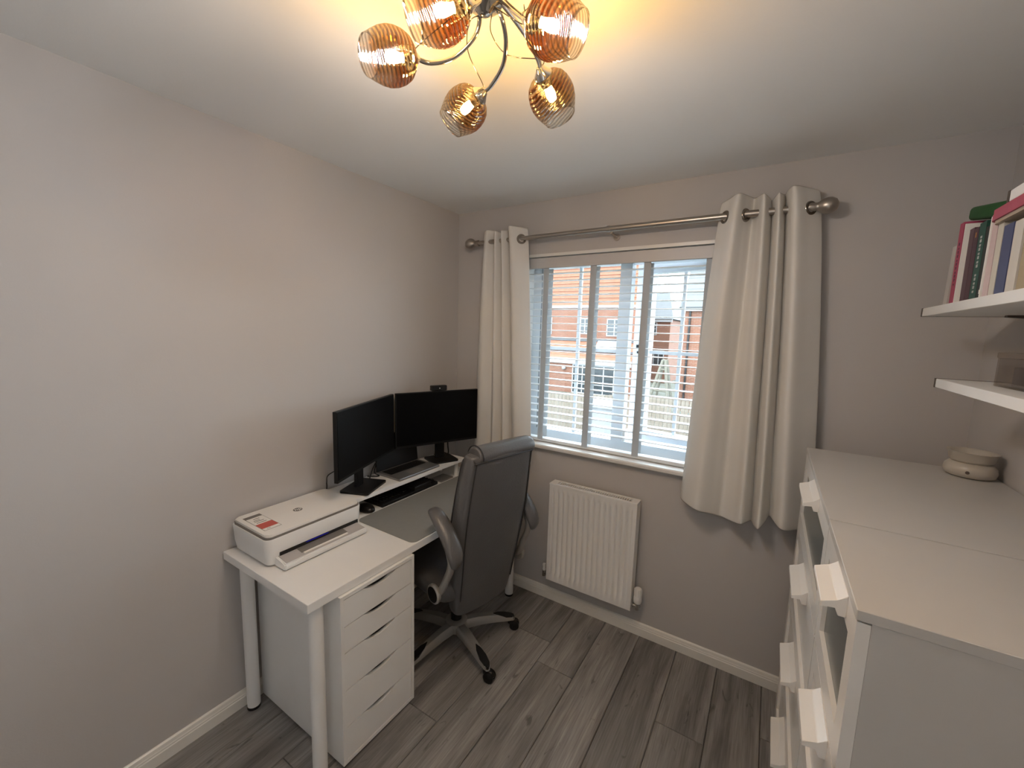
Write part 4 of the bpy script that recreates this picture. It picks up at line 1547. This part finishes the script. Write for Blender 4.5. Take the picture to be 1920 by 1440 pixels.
HY_ = 25.5
hs = thing('house', 'orange brick and tile-hung house facing the window, with white french doors', 'house', (-11, HY_ + 4, GZ))
bm = bmesh.new()
prism(bm, [(-19, HY_), (-5.7, HY_), (-8.6, HY_ + 8), (-19, HY_ + 8)], 2, GZ, 3.5)
mkobj('brick_wall', bm, BRICK, hs)
bm = bmesh.new()
prism(bm, [(-19, HY_ + .02), (-5.7, HY_ + .02), (-8.6, HY_ + 8), (-19, HY_ + 8)], 2, 3.5, 8.2)
mkobj('upper_wall', bm, HUNGTILE, hs)
mkobj('string_course', bbox(-19.05, -5.68, HY_ - .09, HY_ + .05, 3.45, 3.62), EXTWHITE, hs)
bm = bmesh.new()
prism(bm, [(HY_ - .03, 0), (HY_ + .03, .26), (HY_ + .03, 0)], 0, -19, -5.7)
tc0 = mkobj('tile_course', bm, HUNGTILE, hs)
tc0.location = (0, 0, 3.62)
for k in range(1, 18):
    dup(tc0, hs, (0, 0, 3.62 + .255 * k))
bm = bmesh.new()
prism(bm, [(HY_ - .5, 8.1), (HY_ + 4, 11.6), (HY_ + 8.5, 8.1)], 0, -19.4, -8.0)
mkobj('roof', bm, GREYROOF, hs)
window_ext(hs, -10.15, -8.95, 1.62, 2.74, HY_)
window_ext(hs, -7.95, -6.85, 1.52, 2.70, HY_)
window_ext(hs, -13.4, -12.15, 1.55, 2.74, HY_)
# lean-to roof over the ground floor, with roof light
bm = bmesh.new()
prism(bm, [(HY_, -.05), (HY_ - 1.4, -.05), (HY_, 1.2)], 0, -19, -5.7)
lr = mkobj('lean_to_roof', bm, HUNGTILE, hs)
for k in range(6):
    t = k / 6
    yA, zA = HY_ - 1.4 * (1 - t), -.05 + 1.25 * t
    bm = bmesh.new()
    prism(bm, [(yA - .04, zA + .02), (yA + .24, zA + .24), (yA + .24, zA + .19), (yA - .02, zA - .02)], 0, -19, -5.7)
    mkobj('tile_course', bm, HUNGTILE, lr)
mkobj('lead_flashing', bbox(-19, -5.7, HY_ - .22, HY_ - .01, 1.12, 1.34), LEAD, lr)
mkobj('lead_flashing', bbox(-19, -5.7, HY_ - 1.06, HY_ - .75, .42, .56), LEAD, lr)
bm = bmesh.new()
prism(bm, [(HY_ - .95, .52), (HY_ - .35, 1.10), (HY_ - .42, 1.20), (HY_ - 1.02, .62)], 0, -8.35, -6.9)
mkobj('roof_light', bm, EXTWHITE, lr)
mkobj('fascia', bbox(-19.05, -5.68, HY_ - 1.5, HY_ - 1.38, -.42, -.04), EXTWHITE, hs)
mkobj('ground_floor_wall', bbox(-19, -5.7, HY_ - 1.35, HY_ - .01, GZ, -.06), BRICK, hs)
window_ext(hs, -9.75, -6.75, GZ + .03, -.44, HY_ - 1.35, 4, 3, 'french_doors')
for lx in (-12.0, -10.35):
    bm = bmesh.new()
    lathe(bm, [(0, -.14), (.1, -.1), (.14, 0), (.1, .1), (0, .14)], 12, Matrix.Translation((lx, HY_ - 1.5, -.75)))
    mkobj('wall_lamp', bm, EXTWHITE, hs, smooth=60)

g2 = thing('house', 'brick house with grey tiled roof and black downpipe at the right of the view', 'house', (2, 23, GZ))
mkobj('brick_wall', bbox(-1.85, 7, 19.1, 26.5, GZ, 2.98), BRICK, g2)
mkobj('eaves_board', bbox(-2.0, 7.2, 18.92, 19.1, 2.86, 3.06), EXTWHITE, g2)
bm = bmesh.new()
prism(bm, [(18.8, 3.02), (22.9, 6.7), (27.0, 3.02), (22.9, 3.02)], 0, -2.05, 7.2)
rf = mkobj('roof', bm, GREYROOF, g2)
for k in range(12):
    t = k / 12
    yA, zA = 18.8 + 4.1 * t, 3.02 + 3.68 * t
    bm = bmesh.new()
    prism(bm, [(yA - .05, zA + .03), (yA + .36, zA + .38), (yA + .36, zA + .33), (yA - .03, zA - .03)], 0, -2.07, 7.2)
    mkobj('tile_course', bm, GREYROOF, rf)
bm = bmesh.new()
cyl(bm, (-1.62, 19.03, GZ), (-1.62, 19.03, 2.95), .05, 8)
mkobj('downpipe', bm, BLACK, g2)
window_ext(g2, -.9, .2, -1.4, -.1, 19.1)

g3 = thing('house', 'distant brick house with hipped grey roof seen between the other houses', 'house', (-9, 38, GZ))
mkobj('brick_wall', bbox(-14, -5.75, 35.2, 42, GZ, 3.05), BRICK, g3)
mkobj('eaves_board', bbox(-14.2, -5.6, 35.0, 35.2, 2.85, 3.15), EXTWHITE, g3)
bm = bmesh.new()
vs = [bm.verts.new(p) for p in ((-14.3, 34.9, 3.1), (-5.5, 34.9, 3.1), (-5.5, 42.3, 3.1), (-14.3, 42.3, 3.1), (-13, 38.6, 5.75), (-6.75, 38.6, 5.75))]
for f in ((0, 1, 5, 4), (1, 2, 5), (2, 3, 4, 5), (3, 0, 4), (3, 2, 1, 0)):
    bm.faces.new([vs[i] for i in f])
mkobj('roof', bm, GREYROOF, g3)
window_ext(g3, -8.2, -6.85, 1.7, 2.8, 35.2)
window_ext(g3, -7.0, -6.1, -.9, .4, 35.2)


def plant(name, label, cat, c, R_, n, trunk, seed):
    rnd = random.Random(seed)
    t = thing(name, label, cat, (c[0], c[1], GZ))
    bm = bmesh.new()
    for _ in range(n):
        d = Vector((rnd.gauss(0, 1), rnd.gauss(0, 1), rnd.gauss(0, 1))).normalized() * rnd.random() ** .33
        p = Vector(c) + Vector((d.x * R_[0], d.y * R_[1], d.z * R_[2]))
        s = rnd.uniform(.10, .24) * R_[0] / 1.2
        u_ = Vector((rnd.gauss(0, 1), rnd.gauss(0, 1), rnd.gauss(0, 1))).normalized()
        v_ = u_.orthogonal().normalized()
        f = [bm.verts.new(p + u_ * s), bm.verts.new(p + v_ * s * .55), bm.verts.new(p - u_ * s), bm.verts.new(p - v_ * s * .55)]
        bm.faces.new(f)
    o = mkobj('foliage', bm, LEAF, t)
    bm = bmesh.new()
    cyl(bm, (c[0], c[1], GZ), (c[0], c[1], c[2]), trunk, 8, trunk * .5)
    mkobj('trunk', bm, PALEWOOD, t)


plant('tree', 'green tree showing beyond the hipped roof', 'tree', (-6.0, 46, 3.6), (1.6, 1.6, 1.5), 700, .2, 1)
plant('shrub', 'tall green shrub in front of the distant house', 'shrub', (-6.35, 29.5, .6), (.6, .6, 1.7), 700, .08, 2)

# fence of single boards
A_, B_ = Vector((-7.2, 11.6)), Vector((1.2, 15.0))
fd = (B_ - A_).normalized()
fn = thing('garden_fence', 'weathered close-board garden fence across the view below the houses', 'fence', ((A_.x + B_.x) / 2, (A_.y + B_.y) / 2, GZ), math.atan2(fd.y, fd.x))
Lf = (B_ - A_).length
bm = bbox(-.068, .068, -.012, .012, .02, 1.78, .004, 1)
b0 = mkobj('fence_board', bm, FENCEW, fn, local=True)
nbd = int(Lf / .148)
b0.location = (-Lf / 2 + .074, 0, 0)
for k in range(1, nbd):
    dup(b0, fn, (-Lf / 2 + .074 + .148 * k, (k % 2) * .02, random.uniform(-.015, .015)))
for zz in (.35, .95, 1.5):
    mkobj('rail', bbox(-Lf / 2, Lf / 2, .034, .074, zz, zz + .08), FENCEW, fn, local=True)

shd = thing('garden_store', 'plain white garden store standing in front of the fence', 'garden store', (-2.5, 10.3, GZ))
mkobj('store_body', bbox(-2.95, -2.1, 10.0, 10.7, GZ, -.62), STOREW, shd)
bm = bmesh.new()
prism(bm, [(9.92, -.62), (9.92, -.56), (10.4, -.36), (10.78, -.42), (10.78, -.62)], 0, -3.0, -2.05)
mkobj('store_lid', bm, STOREW, shd)

cf = thing('climbing_frame', 'pale timber A-frame standing beyond the fence', 'climbing frame', (-2.4, 18, GZ))
for (x0, y0, x1, y1) in ((-3.2, 17.6, -2.45, 17.9), (-1.95, 17.6, -2.35, 17.9), (-3.0, 18.6, -2.45, 18.2), (-1.9, 18.6, -2.35, 18.2)):
    bm = bmesh.new()
    cyl(bm, (x0, y0, GZ), (x1, y1, .55), .07, 8)
    mkobj('pole', bm, PALEWOOD, cf, smooth=60)
for k in range(5):
    z_ = -1.9 + k * .5
    t = (z_ - GZ) / (.55 - GZ)
    bm = bmesh.new()
    cyl(bm, (-3.2 + .75 * t, 17.6 + .3 * t, z_), (-1.95 - .4 * t, 17.6 + .3 * t, z_), .04, 8)
    mkobj('rung', bm, PALEWOOD, cf, smooth=60)
tp = thing('trampoline', 'low turquoise trampoline beyond the fence', 'trampoline', (-.6, 16.5, GZ))
bm = bmesh.new()
lathe(bm, [(1.0, .95), (1.3, .95), (1.32, 1.0), (1.3, 1.05), (1.0, 1.05), (.98, 1.0), (1.0, .95)], 28, Matrix.Translation((-.6, 16.5, GZ)))
mkobj('padding', bm, TURQ, tp, smooth=50)
for k in range(6):
    a = 2 * PI * k / 6
    bm = bmesh.new()
    cyl(bm, (-.6 + 1.2 * math.cos(a), 16.5 + 1.2 * math.sin(a), GZ), (-.6 + 1.2 * math.cos(a), 16.5 + 1.2 * math.sin(a), GZ + .96), .03, 8)
    mkobj('leg', bm, STEEL, tp)
